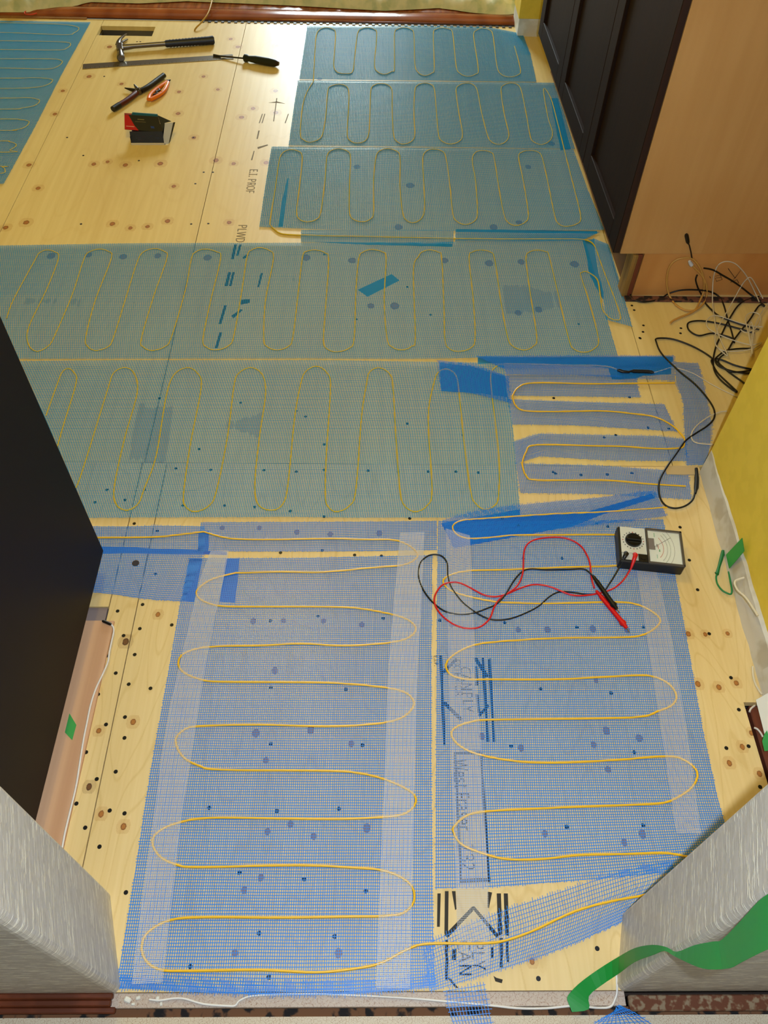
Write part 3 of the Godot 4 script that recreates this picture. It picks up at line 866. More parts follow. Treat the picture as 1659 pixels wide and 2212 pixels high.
# ---------------------------------------------------------------- heating mats
func heating_mats() -> void:
	var blue := flat(Color(0.07, 0.49, 0.86), 0.36)
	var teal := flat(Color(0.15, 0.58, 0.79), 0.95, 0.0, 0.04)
	var yel := flat(Color(0.93, 0.72, 0.13), 0.35)
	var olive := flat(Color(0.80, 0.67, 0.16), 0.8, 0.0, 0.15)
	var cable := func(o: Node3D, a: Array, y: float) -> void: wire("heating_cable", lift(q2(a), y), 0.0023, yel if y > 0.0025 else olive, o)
	var mat := func(label: String, rows: Array, pu: float, pv: float, w: float, y: float, m: Material, group: String) -> Node3D:
		var o := thing("heating_mat", label, "heating mat", Vector3.ZERO, 0.0, group)
		var rr := []
		for r in rows: rr.append(q2(r))
		part("netting", net(rr, pu, pv, w, y, 0.0006, 0.0006, 0.004, 0.0009 if y > 0.002 else 0.0), m, o, true)
		return o
	var G := "heating mats laid over the plywood"
	var far_y := 0.0031
	var o: Node3D
	# three short rows along the cabinet
	o = mat.call("short heating mat row that touches the hardwood nosing", [[-0.2957, -4.0842, 0.2087, -4.1055, 0.5543, -4.1049, 0.6943, -4.0403], [-0.2987, -3.8226, 0.2004, -3.8376, 0.7056, -3.8247], [-0.302, -3.557, 0.1918, -3.5621, 0.6992, -3.5676]], 0.0063, 0.0042, 0.0012, far_y, teal, G)
	cable.call(o, [-0.2443, -3.5339, -0.2481, -3.702, -0.2524, -3.9767, -0.2366, -4.0515, -0.2076, -4.0728, -0.1792, -4.0539, -0.1648, -3.9999, -0.164, -3.7052, -0.1518, -3.6353, -0.1315, -3.6144, -0.0899, -3.616, -0.0787, -3.6511, -0.0756, -3.7085, -0.0656, -4.004, -0.0472, -4.0644, -0.0173, -4.0808, 0.0106, -4.0618, 0.0233, -4.0076, 0.013, -3.7119, 0.0249, -3.6375, 0.0566, -3.6127, 0.0866, -3.6398, 0.0991, -3.6752, 0.1039, -4.011, 0.1219, -4.0715, 0.1501, -4.0878, 0.1797, -4.0689, 0.1931, -4.0147, 0.1886, -3.7185, 0.2001, -3.6353, 0.2269, -3.606, 0.2576, -3.6287, 0.2719, -3.6817, 0.2826, -4.0183, 0.2979, -4.0739, 0.3266, -4.0902, 0.3603, -4.0765, 0.3722, -4.022, 0.3679, -3.7074, 0.3794, -3.6332, 0.4113, -3.6041, 0.4468, -3.627, 0.4629, -3.68, 0.4669, -4.0062, 0.4868, -4.0717, 0.5144, -4.093, 0.5473, -4.0742, 0.5566, -4.0099, 0.5466, -3.7141, 0.5569, -3.631, 0.5884, -3.6063, 0.6282, -3.6249, 0.646, -3.678, 0.6444, -3.9116], 0.0023)
	o = mat.call("middle one of the three short heating mat rows by the cabinet", [[-0.3069, -3.54, 0.1914, -3.5494, 0.7731, -3.5575], [-0.3107, -3.2835, 0.1833, -3.2882, 0.7791, -3.2808], [-0.3116, -3.0114, 0.1748, -3.0154, 0.7806, -3.0159]], 0.0063, 0.0042, 0.0012, far_y, teal, G)
	cable.call(o, [0.7416, -3.0182, 0.7441, -3.2044, 0.7445, -3.4166, 0.7245, -3.5015, 0.7115, -3.2672, 0.7134, -3.1411, 0.6957, -3.0762, 0.659, -3.0436, 0.6291, -3.0637, 0.6219, -3.1096, 0.6266, -3.295, 0.6284, -3.4816, 0.6186, -3.5352, 0.5907, -3.551, 0.559, -3.5289, 0.5425, -3.4787, 0.5368, -3.2615, 0.5395, -3.1214, 0.5229, -3.064, 0.4918, -3.0386, 0.4634, -3.0622, 0.4538, -3.1188, 0.4453, -3.3083, 0.4431, -3.4752, 0.4295, -3.5285, 0.4032, -3.5444, 0.3704, -3.5223, 0.3536, -3.4721, 0.3536, -3.2861, 0.3574, -3.1158, 0.341, -3.0586, 0.3039, -3.0365, 0.273, -3.0601, 0.2629, -3.1129, 0.2633, -3.3177, 0.2632, -3.4854, 0.2493, -3.5263, 0.2244, -3.538, 0.1943, -3.5161, 0.1811, -3.4661, 0.1719, -3.2802, 0.1705, -3.1101, 0.1563, -3.0531, 0.1237, -3.0312, 0.0991, -3.0514, 0.0874, -3.1076, 0.0845, -3.3118, 0.0864, -3.4628, 0.0715, -3.5117, 0.0423, -3.5273, 0.0112, -3.5096, -0.0023, -3.4597, -0.0053, -3.2592, -0.0083, -3.119, -0.0205, -3.0548, -0.0523, -3.0329, -0.0792, -3.0495, -0.0928, -3.1021, -0.0916, -3.306, -0.0946, -3.4565, -0.1091, -3.5012, -0.1385, -3.5126, -0.169, -3.4949, -0.181, -3.4535, -0.1812, -3.2535, -0.1868, -3.1135, -0.1989, -3.06, -0.2333, -3.0345, -0.2591, -3.0511, -0.2741, -3.0965, -0.2781, -3.2999, -0.2681, -3.4302, -0.2443, -3.5339], 0.0023)
	o = mat.call("short heating mat row with a blue crease beside the bare plywood", [[-0.3756, -2.9958, 0.1745, -3.0051, 0.7742, -3.0088], [-0.3768, -2.7331, 0.166, -2.7319, 0.7843, -2.7265], [-0.3755, -2.4689, -0.1578, -2.4575, 0.3158, -2.4601, 0.8003, -2.4767]], 0.0063, 0.0042, 0.0012, far_y, teal, G)
	cable.call(o, [-0.3134, -2.4376, -0.3381, -2.4725, -0.344, -2.5084, -0.3417, -2.731, -0.3418, -2.8929, -0.3322, -2.953, -0.3041, -2.9774, -0.2736, -2.9648, -0.2573, -2.9217, -0.2562, -2.7209, -0.2565, -2.5585, -0.2427, -2.5136, -0.2166, -2.5002, -0.1871, -2.5149, -0.173, -2.5605, -0.1663, -2.7634, -0.1655, -2.9243, -0.1532, -2.9717, -0.1239, -2.9895, -0.0901, -2.9735, -0.0769, -2.9268, -0.0765, -2.7256, -0.0733, -2.5629, -0.058, -2.5179, -0.026, -2.5047, -0.0006, -2.5221, 0.0106, -2.5649, 0.0103, -2.7681, 0.0188, -2.9296, 0.0328, -2.9771, 0.0629, -2.995, 0.0962, -2.9789, 0.1094, -2.9321, 0.1057, -2.7304, 0.111, -2.5788, 0.1211, -2.5221, 0.1462, -2.5031, 0.1758, -2.5291, 0.1895, -2.5952, 0.1927, -2.7729, 0.1946, -2.9212, 0.2071, -2.9753, 0.2344, -2.9966, 0.2692, -2.9839, 0.2826, -2.9371, 0.287, -2.7351, 0.2868, -2.5601, 0.3001, -2.5123, 0.3278, -2.4962, 0.3599, -2.5193, 0.3737, -2.5736, 0.3826, -2.778, 0.3806, -2.9132, 0.3957, -2.974, 0.4254, -2.9918, 0.4562, -2.9791, 0.4652, -2.9423, 0.4639, -2.7397, 0.4655, -2.5644, 0.4763, -2.5108, 0.5019, -2.4947, 0.5346, -2.515, 0.5518, -2.5664, 0.5581, -2.7826, 0.5586, -2.9449, 0.5773, -2.986, 0.6087, -2.9972, 0.6392, -2.9844, 0.6488, -2.9341, 0.6468, -2.7445, 0.6433, -2.5572, 0.6497, -2.5093, 0.6715, -2.4931, 0.7123, -2.5079, 0.7338, -2.5536, 0.7383, -2.7345, 0.7401, -2.9333, 0.7416, -3.0182], 0.0023)
	# narrow strips between the rows
	o = mat.call("narrow mesh strip under a straight yellow cable across the floor", [[-0.2328, -2.4503, 0.2809, -2.4593], [-0.2291, -2.3834, 0.2747, -2.3786]], 0.0063, 0.0042, 0.0012, far_y, teal, G)
	cable.call(o, [-0.3134, -2.4376, -0.294, -2.4273, -0.25, -2.4229, -0.1563, -2.4196, 0.078, -2.4168, 0.2783, -2.4132], 0.0023)
	o = mat.call("narrow mesh strip ending at the dark cabinet corner", [[0.292, -2.4596, 0.7803, -2.4624], [0.2883, -2.3974, 0.715, -2.4122]], 0.0063, 0.0042, 0.0012, far_y, teal, G)
	cable.call(o, [0.2783, -2.4132, 0.4698, -2.4148, 0.6276, -2.4183, 0.719, -2.4177, 0.7503, -2.3969, 0.7566, -2.3497], 0.0023)
	# the long row across the floor
	o = mat.call("long heating mat row running from the refrigerator past the cabinet", [[-1.3287, -2.3333, -1.2172, -2.3383, -0.7748, -2.3609, -0.1547, -2.3771, 0.3114, -2.3926, 0.7245, -2.4124], [-1.2293, -2.0782, -0.7186, -2.0877, -0.1439, -2.0984, 0.7245, -2.1146], [-1.1361, -1.791, -0.8395, -1.7955, -0.2267, -1.8068, 0.1374, -1.8103, 0.729, -1.8334]], 0.0063, 0.0042, 0.0012, far_y, teal, G)
	cable.call(o, [-1.0929, -1.9695, -1.0967, -2.0602, -1.0831, -2.2625, -1.0792, -2.3003, -1.0598, -2.3185, -1.0304, -2.309, -1.0101, -2.274, -1.0084, -2.11, -1.0168, -1.9322, -0.9983, -1.8554, -0.966, -1.8235, -0.9395, -1.8462, -0.9311, -1.8895, -0.9236, -2.0839, -0.9277, -2.2657, -0.9206, -2.3088, -0.8898, -2.3273, -0.8586, -2.3152, -0.8406, -2.2775, -0.8469, -2.0648, -0.839, -1.891, -0.8243, -1.848, -0.7977, -1.8301, -0.7671, -1.8448, -0.7573, -1.884, -0.7557, -2.087, -0.7543, -2.2469, -0.746, -2.3099, -0.7122, -2.3337, -0.6765, -2.3191, -0.6615, -2.2813, -0.6715, -2.0886, -0.6745, -1.8853, -0.661, -1.8465, -0.6344, -1.8327, -0.6007, -1.8495, -0.5874, -1.8951, -0.5782, -2.1181, -0.5822, -2.2829, -0.572, -2.3187, -0.5452, -2.3347, -0.5054, -2.3202, -0.4876, -2.2849, -0.4929, -2.0713, -0.4935, -1.8883, -0.4776, -1.8493, -0.4478, -1.8376, -0.4136, -1.8585, -0.4038, -1.9065, -0.402, -2.1215, -0.4029, -2.2968, -0.3912, -2.3329, -0.3664, -2.3464, -0.3331, -2.3316, -0.3161, -2.2885, -0.3241, -2.0744, -0.3144, -1.8912, -0.3004, -1.8542, -0.2709, -1.8403, -0.2394, -1.8572, -0.2285, -1.9009, -0.225, -2.1248, -0.2215, -2.3006, -0.2093, -2.329, -0.1807, -2.3374, -0.1495, -2.3226, -0.1359, -2.2822, -0.1369, -2.0303, -0.137, -1.8857, -0.126, -1.8487, -0.097, -1.8349, -0.0607, -1.8518, -0.0464, -1.8955, -0.0443, -2.1282, -0.0376, -2.2943, -0.0228, -2.3304, 0.0048, -2.344, 0.04, -2.3318, 0.052, -2.2962, 0.0445, -2.0812, 0.0516, -1.8971, 0.0677, -1.8579, 0.0948, -1.846, 0.124, -1.8629, 0.1362, -1.9068, 0.1401, -2.2354, 0.159, -2.3086, 0.1721, -2.3346, 0.1987, -2.3455, 0.2259, -2.3332, 0.235, -2.3, 0.229, -2.0368, 0.2243, -1.8915, 0.2373, -1.8523, 0.2641, -1.8425, 0.298, -1.8574, 0.315, -1.9013, 0.3231, -2.0863, 0.3253, -2.3019, 0.3402, -2.3382, 0.3688, -2.3492, 0.3973, -2.3394, 0.4096, -2.3037, 0.4091, -2.0878, 0.4133, -1.9113, 0.4255, -1.8676, 0.4568, -1.8517, 0.485, -1.8686, 0.5014, -1.9128, 0.5068, -2.1387, 0.514, -2.3058, 0.5306, -2.3422, 0.5582, -2.3532, 0.5849, -2.3434, 0.5924, -2.3177, 0.5947, -2.0913, 0.597, -1.8975, 0.6075, -1.8561, 0.6346, -1.8442, 0.6663, -1.8611, 0.6866, -1.9073, 0.6871, -2.0929, 0.6811, -2.2142, 0.6887, -2.234, 0.7043, -2.2368, 0.7249, -2.2151, 0.7336, -2.186, 0.7286, -2.1217, 0.7229, -2.0456, 0.7372, -2.0033], 0.0023)
	o = mat.call("slim mesh strip in the angle beside the cabinet base", [[0.7575, -2.4212, 0.801, -2.3901], [0.7426, -2.1862, 0.8005, -2.1753], [0.7288, -1.9965, 0.7976, -1.967]], 0.0055, 0.0042, 0.0012, far_y, teal, G)
	cable.call(o, [0.7372, -2.0033, 0.7557, -1.9948, 0.7721, -2.0061, 0.7709, -2.0945, 0.761, -2.2404, 0.7566, -2.3497], 0.0023)
	# the row in front of it
	o = mat.call("heating mat row between the refrigerator corner and the cut mesh strips", [[-1.0337, -1.7788, -0.6655, -1.7882, -0.1321, -1.7962, 0.3865, -1.792], [-0.8749, -1.5124, -0.2459, -1.5198, 0.3876, -1.5272], [-0.7339, -1.2191, -0.2015, -1.2263, 0.0045, -1.2251, 0.3755, -1.231]], 0.0063, 0.0042, 0.0012, far_y, teal, G)
	cable.call(o, [-0.8753, -1.5641, -0.8744, -1.6909, -0.8721, -1.7365, -0.8588, -1.7521, -0.8396, -1.7369, -0.8229, -1.6916, -0.8198, -1.513, -0.8127, -1.3821, -0.7884, -1.3052, -0.7601, -1.283, -0.7422, -1.3057, -0.7347, -1.3609, -0.7302, -1.6612, -0.7267, -1.7347, -0.6997, -1.7583, -0.6692, -1.7356, -0.646, -1.6568, -0.6483, -1.4846, -0.6433, -1.3217, -0.6282, -1.262, -0.5981, -1.2418, -0.5733, -1.2625, -0.5667, -1.3103, -0.555, -1.4231, -0.5637, -1.6396, -0.5555, -1.7295, -0.522, -1.7609, -0.4898, -1.7381, -0.4717, -1.6796, -0.4719, -1.4583, -0.4652, -1.2932, -0.4539, -1.2547, -0.4289, -1.2389, -0.397, -1.2581, -0.3843, -1.3059, -0.3773, -1.4944, -0.3808, -1.6902, -0.3729, -1.7398, -0.3409, -1.7636, -0.3067, -1.7369, -0.2898, -1.6598, -0.2923, -1.4954, -0.2904, -1.3389, -0.2768, -1.2651, -0.2418, -1.2448, -0.2155, -1.2626, -0.2058, -1.3259, -0.2029, -1.5689, -0.1938, -1.7003, -0.1821, -1.7503, -0.1512, -1.7722, -0.1208, -1.7434, -0.1096, -1.6845, -0.1118, -1.4278, -0.1092, -1.2949, -0.1009, -1.2577, -0.0796, -1.2418, -0.0478, -1.2611, -0.0324, -1.3152, -0.0209, -1.5711, -0.0079, -1.7029, -0.0002, -1.749, 0.0278, -1.769, 0.0582, -1.7421, 0.0668, -1.6869, 0.0718, -1.4996, 0.0795, -1.3102, 0.0902, -1.2623, 0.1163, -1.2434, 0.146, -1.2628, 0.1611, -1.317, 0.1618, -1.5734, 0.1845, -1.7132, 0.1997, -1.7539, 0.2231, -1.7659, 0.2459, -1.7448, 0.2518, -1.6895, 0.2537, -1.5017, 0.2589, -1.3118, 0.2699, -1.2698, 0.2906, -1.2522, 0.3187, -1.2673, 0.3305, -1.3064, 0.3423, -1.4326, 0.3446, -1.6683, 0.3484, -1.7424, 0.3648, -1.7759, 0.3985, -1.7902, 0.5417, -1.7884, 0.677, -1.7864, 0.718, -1.7731], 0.0023)
	# mat along the left side
	o = mat.call("heating mat with crosswise cable loops beside the floor vent opening", [[-2.1013, -4.0677, -1.7061, -4.0797, -1.2951, -4.0821], [-2.2024, -3.5809, -1.5714, -3.6001, -1.3044, -3.6057], [-2.2805, -3.0703, -1.4301, -3.0966, -1.3036, -3.1005], [-2.3503, -2.6874, -1.8076, -2.7017, -1.3098, -2.7147]], 0.0042, 0.0063, 0.0012, far_y, teal, G)
	cable.call(o, [-2.0877, -4.0282, -1.9059, -4.0459, -1.7005, -4.0597, -1.4431, -4.0556, -1.3594, -4.0391, -1.33, -4.0106, -1.3428, -3.9659, -1.3835, -3.9448, -1.6717, -3.9571, -2.0794, -3.945, -2.1381, -3.9089, -2.0515, -3.8649, -1.6478, -3.8718, -1.3993, -3.8724, -1.3466, -3.8651, -1.3302, -3.847, -1.3369, -3.8142, -1.3755, -3.7896, -1.6232, -3.7844, -2.0784, -3.7711, -2.1279, -3.7328, -2.0465, -3.6824, -1.5981, -3.6952, -1.3906, -3.7031, -1.3453, -3.6959, -1.3264, -3.6745, -1.3376, -3.6304, -1.3827, -3.6071, -1.5738, -3.6086, -2.0902, -3.5894, -2.1405, -3.545, -2.0591, -3.5061, -1.5479, -3.5163, -1.4105, -3.5254, -1.3457, -3.5194, -1.3265, -3.5035, -1.3383, -3.466, -1.3886, -3.4398, -1.5228, -3.427, -2.1166, -3.4102, -2.1726, -3.3645, -2.0846, -3.3284, -1.4996, -3.3443, -1.3959, -3.3518, -1.3505, -3.3416, -1.3346, -3.3227, -1.346, -3.2876, -1.3884, -3.2671, -1.474, -3.2529, -2.119, -3.2317, -2.1835, -3.1924, -2.0895, -3.1587, -1.4522, -3.1754, -1.3782, -3.1741, -1.3415, -3.1643, -1.3315, -3.1464, -1.3416, -3.11, -1.379, -3.0911, -1.4271, -3.086, -2.1213, -3.0646, -2.1893, -3.0207, -2.0899, -2.9894, -1.4402, -3.0088, -1.3694, -3.0041, -1.3354, -2.9812, -1.3494, -2.9437, -1.3822, -2.926, -2.1178, -2.8949, -2.1972, -2.8471, -2.0821, -2.812, -1.3882, -2.8281, -1.3449, -2.8229, -1.3296, -2.8043, -1.3408, -2.7788, -1.5013, -2.762], 0.0023)
	# two mats before the doorway, cable on top
	var ny := 0.0002
	o = mat.call("wide heating mat before the doorway on the fir board side, cable on top", [[-0.4232, -1.0999, -0.1712, -1.1016, 0.1512, -1.1118], [-0.426, -0.9845, -0.1641, -0.9822, 0.1447, -0.9838], [-0.426, -0.8011, -0.1533, -0.802, 0.1362, -0.8029], [-0.4282, -0.6185, -0.1424, -0.6188, 0.1285, -0.619], [-0.4268, -0.5034, -0.1355, -0.5033, 0.1246, -0.5031], [-0.4243, -0.3866, -0.1285, -0.3861, 0.1205, -0.3856], [-0.4238, -0.2984, -0.1232, -0.2976, 0.1184, -0.2969], [-0.423, -0.2513, -0.1204, -0.2503, 0.1181, -0.2509], [-0.4239, -0.215, -0.1491, -0.203, 0.0085, -0.2058, 0.1181, -0.2157]], 0.0040, 0.0052, 0.00130, ny, blue, G)
	cable.call(o, [-0.3094, -1.0586, -0.3613, -1.0415, -0.3884, -1.0184, -0.3933, -0.9996, -0.375, -0.981, -0.3314, -0.9678, -0.2473, -0.967, -0.0578, -0.9667, 0.0371, -0.9526, 0.0893, -0.9347, 0.1074, -0.911, 0.0881, -0.8874, 0.0366, -0.8745, -0.0554, -0.8684, -0.1474, -0.8726, -0.2386, -0.8677, -0.3498, -0.8638, -0.3982, -0.8489, -0.409, -0.8265, -0.3968, -0.8045, -0.3599, -0.7872, -0.3098, -0.7809, -0.0927, -0.7794, 0.0161, -0.7711, 0.0752, -0.7595, 0.0973, -0.7384, 0.0918, -0.7176, 0.0643, -0.697, 0.0066, -0.6858, -0.0889, -0.6816, -0.2226, -0.6844, -0.3458, -0.6812, -0.3775, -0.6711, -0.3885, -0.6494, -0.3698, -0.6176, -0.3349, -0.5986, -0.2879, -0.5902, -0.0853, -0.5885, -0.0114, -0.5829, 0.0437, -0.5681, 0.0872, -0.5461, 0.0958, -0.528, 0.0836, -0.5102, 0.052, -0.4997, -0.0461, -0.4945, -0.1706, -0.4954, -0.3036, -0.4963, -0.364, -0.486, -0.3964, -0.4689, -0.402, -0.4503, -0.3852, -0.427, -0.3529, -0.4122, -0.3095, -0.4073, -0.13, -0.4103, -0.0267, -0.406, 0.0335, -0.4003, 0.076, -0.3817, 0.0881, -0.358, 0.0791, -0.3371, 0.0496, -0.3249, -0.0418, -0.3228, -0.1578, -0.3216, -0.2818, -0.3227, -0.3471, -0.3183, -0.3847, -0.2983, -0.3908, -0.2727, -0.3767, -0.2512, -0.3509, -0.2398, -0.3109, -0.2382, -0.1836, -0.2392, -0.0876, -0.2353, -0.0238, -0.24, 0.0244, -0.2484, 0.0651, -0.2669, 0.0898, -0.2763], 0.0032)
	o = mat.call("narrow mesh strip with one cable beside a bare plywood gap", [[-0.4086, -1.206, -0.1094, -1.2098, 0.167, -1.2149], [-0.4066, -1.157, -0.1074, -1.1592, 0.165, -1.1709], [-0.4065, -1.1228, -0.1061, -1.1249, 0.1632, -1.1309]], 0.0040, 0.0052, 0.00130, ny, blue, G)
	cable.call(o, [-0.4004, -1.1778, -0.3309, -1.1575, -0.2191, -1.1556, -0.1074, -1.1592, 0.0048, -1.1572, 0.0609, -1.1563, 0.0943, -1.1427, 0.116, -1.1197, 0.1132, -1.1022, 0.0819, -1.0833, 0.0051, -1.0749, -0.1037, -1.0625, -0.2122, -1.0618, -0.3094, -1.0586], 0.0030)
	o = mat.call("mesh piece that comes out from under the refrigerator", [[-0.7281, -1.1936, -0.5908, -1.1904, -0.5278, -1.1965, -0.4024, -1.1933], [-0.7083, -1.1073, -0.3909, -1.1041], [-0.6855, -1.0079, -0.5832, -1.0035, -0.5238, -0.9901, -0.4216, -0.9833]], 0.0042, 0.0050, 0.00130, ny, blue, G)
	cable.call(o, [-0.7198, -1.1574, -0.6424, -1.158, -0.5206, -1.1603, -0.4442, -1.1705, -0.4004, -1.1778], 0.0030)
	o = mat.call("wide heating mat under the multimeter, cable on top", [[0.1739, -1.2149, 0.406, -1.2154, 0.7324, -1.2238], [0.1643, -1.0602, 0.4423, -1.0593, 0.7253, -1.0598], [0.1538, -0.8589, 0.4151, -0.8599, 0.7102, -0.861], [0.1438, -0.666, 0.3888, -0.6663, 0.695, -0.6668], [0.1359, -0.5146, 0.3681, -0.5146, 0.69, -0.5145], [0.1285, -0.3721, 0.2274, -0.3735, 0.4283, -0.3875, 0.6944, -0.4107]], 0.0042, 0.0052, 0.00130, ny, blue, G)
	cable.call(o, [0.7513, -1.2621, 0.5842, -1.2459, 0.4668, -1.2391, 0.3033, -1.2246, 0.2337, -1.2169, 0.2074, -1.1995, 0.2139, -1.1755, 0.2413, -1.1618, 0.2981, -1.165, 0.3555, -1.1724, 0.458, -1.1745, 0.603, -1.1756, 0.6842, -1.165, 0.711, -1.1306, 0.6698, -1.0952, 0.5864, -1.0839, 0.5006, -1.0807, 0.3339, -1.0718, 0.2347, -1.0672, 0.1902, -1.0539, 0.1751, -1.037, 0.188, -1.0154, 0.2194, -1.0004, 0.2824, -0.9845, 0.3353, -0.9798, 0.4314, -0.9791, 0.5714, -0.9836, 0.6235, -0.9751, 0.6561, -0.9519, 0.6623, -0.9314, 0.6362, -0.9074, 0.5967, -0.8931, 0.5232, -0.8904, 0.4191, -0.8888, 0.2731, -0.8777, 0.2207, -0.8649, 0.1835, -0.842, 0.1701, -0.8195, 0.1809, -0.7975, 0.2153, -0.7878, 0.2652, -0.788, 0.4054, -0.7884, 0.5678, -0.7976, 0.6179, -0.7956, 0.6491, -0.7771, 0.6581, -0.7503, 0.6434, -0.7292, 0.6108, -0.7156, 0.5691, -0.7031, 0.4417, -0.6988, 0.2573, -0.6964, 0.2183, -0.6922, 0.1838, -0.68, 0.1733, -0.664, 0.1862, -0.6423, 0.2226, -0.623, 0.2964, -0.6086, 0.3804, -0.6049, 0.5035, -0.6107, 0.609, -0.6185, 0.6447, -0.6089, 0.6625, -0.5851, 0.6464, -0.5572, 0.6088, -0.5343, 0.5697, -0.5235, 0.4595, -0.519, 0.3499, -0.5146, 0.241, -0.5093, 0.1954, -0.5014, 0.169, -0.4813, 0.1665, -0.4684, 0.1827, -0.4455, 0.2337, -0.4262, 0.2767, -0.4195, 0.3379, -0.4211, 0.4, -0.4276, 0.488, -0.4292, 0.5675, -0.4307, 0.618, -0.4207], 0.0034)
	# cut and turned strips
	var S := "cut mesh strips"
	var strip := func(label: String, rows: Array, pu: float, pv: float, y: float) -> Node3D:
		var s := thing("mesh_strip", label, "mesh strip", Vector3.ZERO, 0.0, S)
		var rr := []
		for r in rows: rr.append(q2(r))
		part("netting", net(rr, pu, pv, 0.00095, y, 0.0006, 0.0008, 0.007), blue, s, true)
		return s
	o = strip.call("slanting mesh strip with one cable crossing the black mill stamp", [[0.102, -0.277, 0.224, -0.3244, 0.3179, -0.352, 0.4151, -0.3803, 0.5134, -0.4068, 0.573, -0.4158], [0.1087, -0.2388, 0.2225, -0.2781, 0.3145, -0.3045, 0.4021, -0.3317, 0.5058, -0.365, 0.5668, -0.3808], [0.113, -0.2074, 0.2162, -0.2342, 0.3064, -0.2596, 0.3847, -0.2857, 0.4489, -0.3109, 0.5122, -0.3337]], 0.0048, 0.0066, 0.0010)
	cable.call(o, [0.0898, -0.2763, 0.1226, -0.2791, 0.2045, -0.2789, 0.2459, -0.2832, 0.2971, -0.2986, 0.3766, -0.3302, 0.447, -0.347, 0.5041, -0.3563, 0.5444, -0.3649], 0.0045)
	strip.call("mesh scrap hanging over the edge of the broken tile strip", [[0.1391, -0.2066, 0.2034, -0.2154], [0.1402, -0.1835, 0.2067, -0.1879], [0.1516, -0.1502, 0.2116, -0.1545]], 0.0052, 0.0062, 0.0012)
	strip.call("frayed bright mesh scrap below the green tape end", [[0.4142, -0.1722, 0.4372, -0.1815], [0.3903, -0.1616, 0.4661, -0.168], [0.3661, -0.1472, 0.493, -0.1467]], 0.0062, 0.0052, 0.0016)
	strip.call("folded mesh hem along the tile strip in the doorway", [[-0.4187, -0.2288, -0.1503, -0.2195, 0.0084, -0.2203, 0.1171, -0.2297], [-0.422, -0.2136, -0.149, -0.2016, 0.0085, -0.2037, 0.118, -0.2129]], 0.0045, 0.0040, 0.0012)
	o = strip.call("cut strip carrying the black cable splice", [[0.3211, -1.8191, 0.6152, -1.8256, 0.8938, -1.8318], [0.3935, -1.7664, 0.6201, -1.7697, 0.8843, -1.7775], [0.3942, -1.7469, 0.6164, -1.7462, 0.8746, -1.7286]], 0.0045, 0.0042, 0.0040)
	o = strip.call("short cut strip next to the strip with the cable splice", [[0.3979, -1.7431, 0.5896, -1.7458, 0.7669, -1.7464], [0.3938, -1.6633, 0.5772, -1.6639, 0.7605, -1.6608]], 0.0045, 0.0045, 0.0008)
	cable.call(o, [0.8746, -1.717, 0.7658, -1.7136, 0.6373, -1.7099, 0.4689, -1.7114, 0.4217, -1.6918, 0.4009, -1.656], 0.0034)
	o = strip.call("cut strip whose cable bends round a bare plywood gap", [[0.3906, -1.6448, 0.5861, -1.6363, 0.8236, -1.6302], [0.3926, -1.5515, 0.5728, -1.5502, 0.8361, -1.5307]], 0.0045, 0.0045, 0.0008)
	cable.call(o, [0.4009, -1.656, 0.4063, -1.6212, 0.4285, -1.5998, 0.5041, -1.5972, 0.5792, -1.5999, 0.6581, -1.6009, 0.7337, -1.5911, 0.7893, -1.5793, 0.8316, -1.5445, 0.8518, -1.4999], 0.0034)
	o = strip.call("cut strip reaching the shim at the wall corner", [[0.3907, -1.4846, 0.4553, -1.5142, 0.6295, -1.5094, 0.793, -1.5078, 0.8514, -1.4982], [0.3877, -1.4103, 0.4459, -1.437, 0.6148, -1.4241, 0.8412, -1.4232]], 0.0045, 0.0045, 0.0008)
	cable.call(o, [0.8518, -1.4999, 0.8425, -1.4711, 0.8247, -1.4642, 0.7681, -1.4619, 0.6724, -1.4692, 0.5978, -1.4701, 0.4452, -1.4718, 0.4162, -1.4465, 0.4006, -1.4056], 0.0034)
	o = strip.call("cut strip next to the loop of the black cord", [[0.3884, -1.4055, 0.4419, -1.4044, 0.6106, -1.3997, 0.8312, -1.3812], [0.3888, -1.31, 0.595, -1.3088, 0.8186, -1.2926]], 0.0045, 0.0045, 0.0008)
	cable.call(o, [0.4006, -1.4056, 0.4069, -1.3643, 0.4351, -1.3489, 0.6022, -1.3505, 0.7203, -1.3392, 0.8149, -1.3323], 0.0034)
	strip.call("crosswise cut strip running towards the cabinet along the wall corner", [[0.8988, -1.8056, 0.9606, -1.8005], [0.8835, -1.721, 0.9561, -1.722], [0.8838, -1.6365, 0.9469, -1.6373], [0.8612, -1.5292, 0.9348, -1.5336], [0.8377, -1.4085, 0.8874, -1.4106]], 0.0040, 0.0048, 0.0016)
	strip.call("crumpled mesh strip over blue tape beside the multimeter", [[0.1854, -1.215, 0.2811, -1.2492, 0.3803, -1.2648, 0.604, -1.2922, 0.7283, -1.3146], [0.1969, -1.1754, 0.3754, -1.2194, 0.5255, -1.2425, 0.7362, -1.2738], [0.2048, -1.1353, 0.3438, -1.1695, 0.5192, -1.2019, 0.7408, -1.2355]], 0.0043, 0.0038, 0.0042)
	strip.call("folded mesh scrap over blue tape at the end of the mat row", [[0.2019, -1.7992, 0.2982, -1.7848, 0.3958, -1.7353], [0.2017, -1.7403, 0.2933, -1.7185, 0.3934, -1.6858], [0.2025, -1.6757, 0.2897, -1.6694, 0.393, -1.6302]], 0.0040, 0.0040, 0.0046)

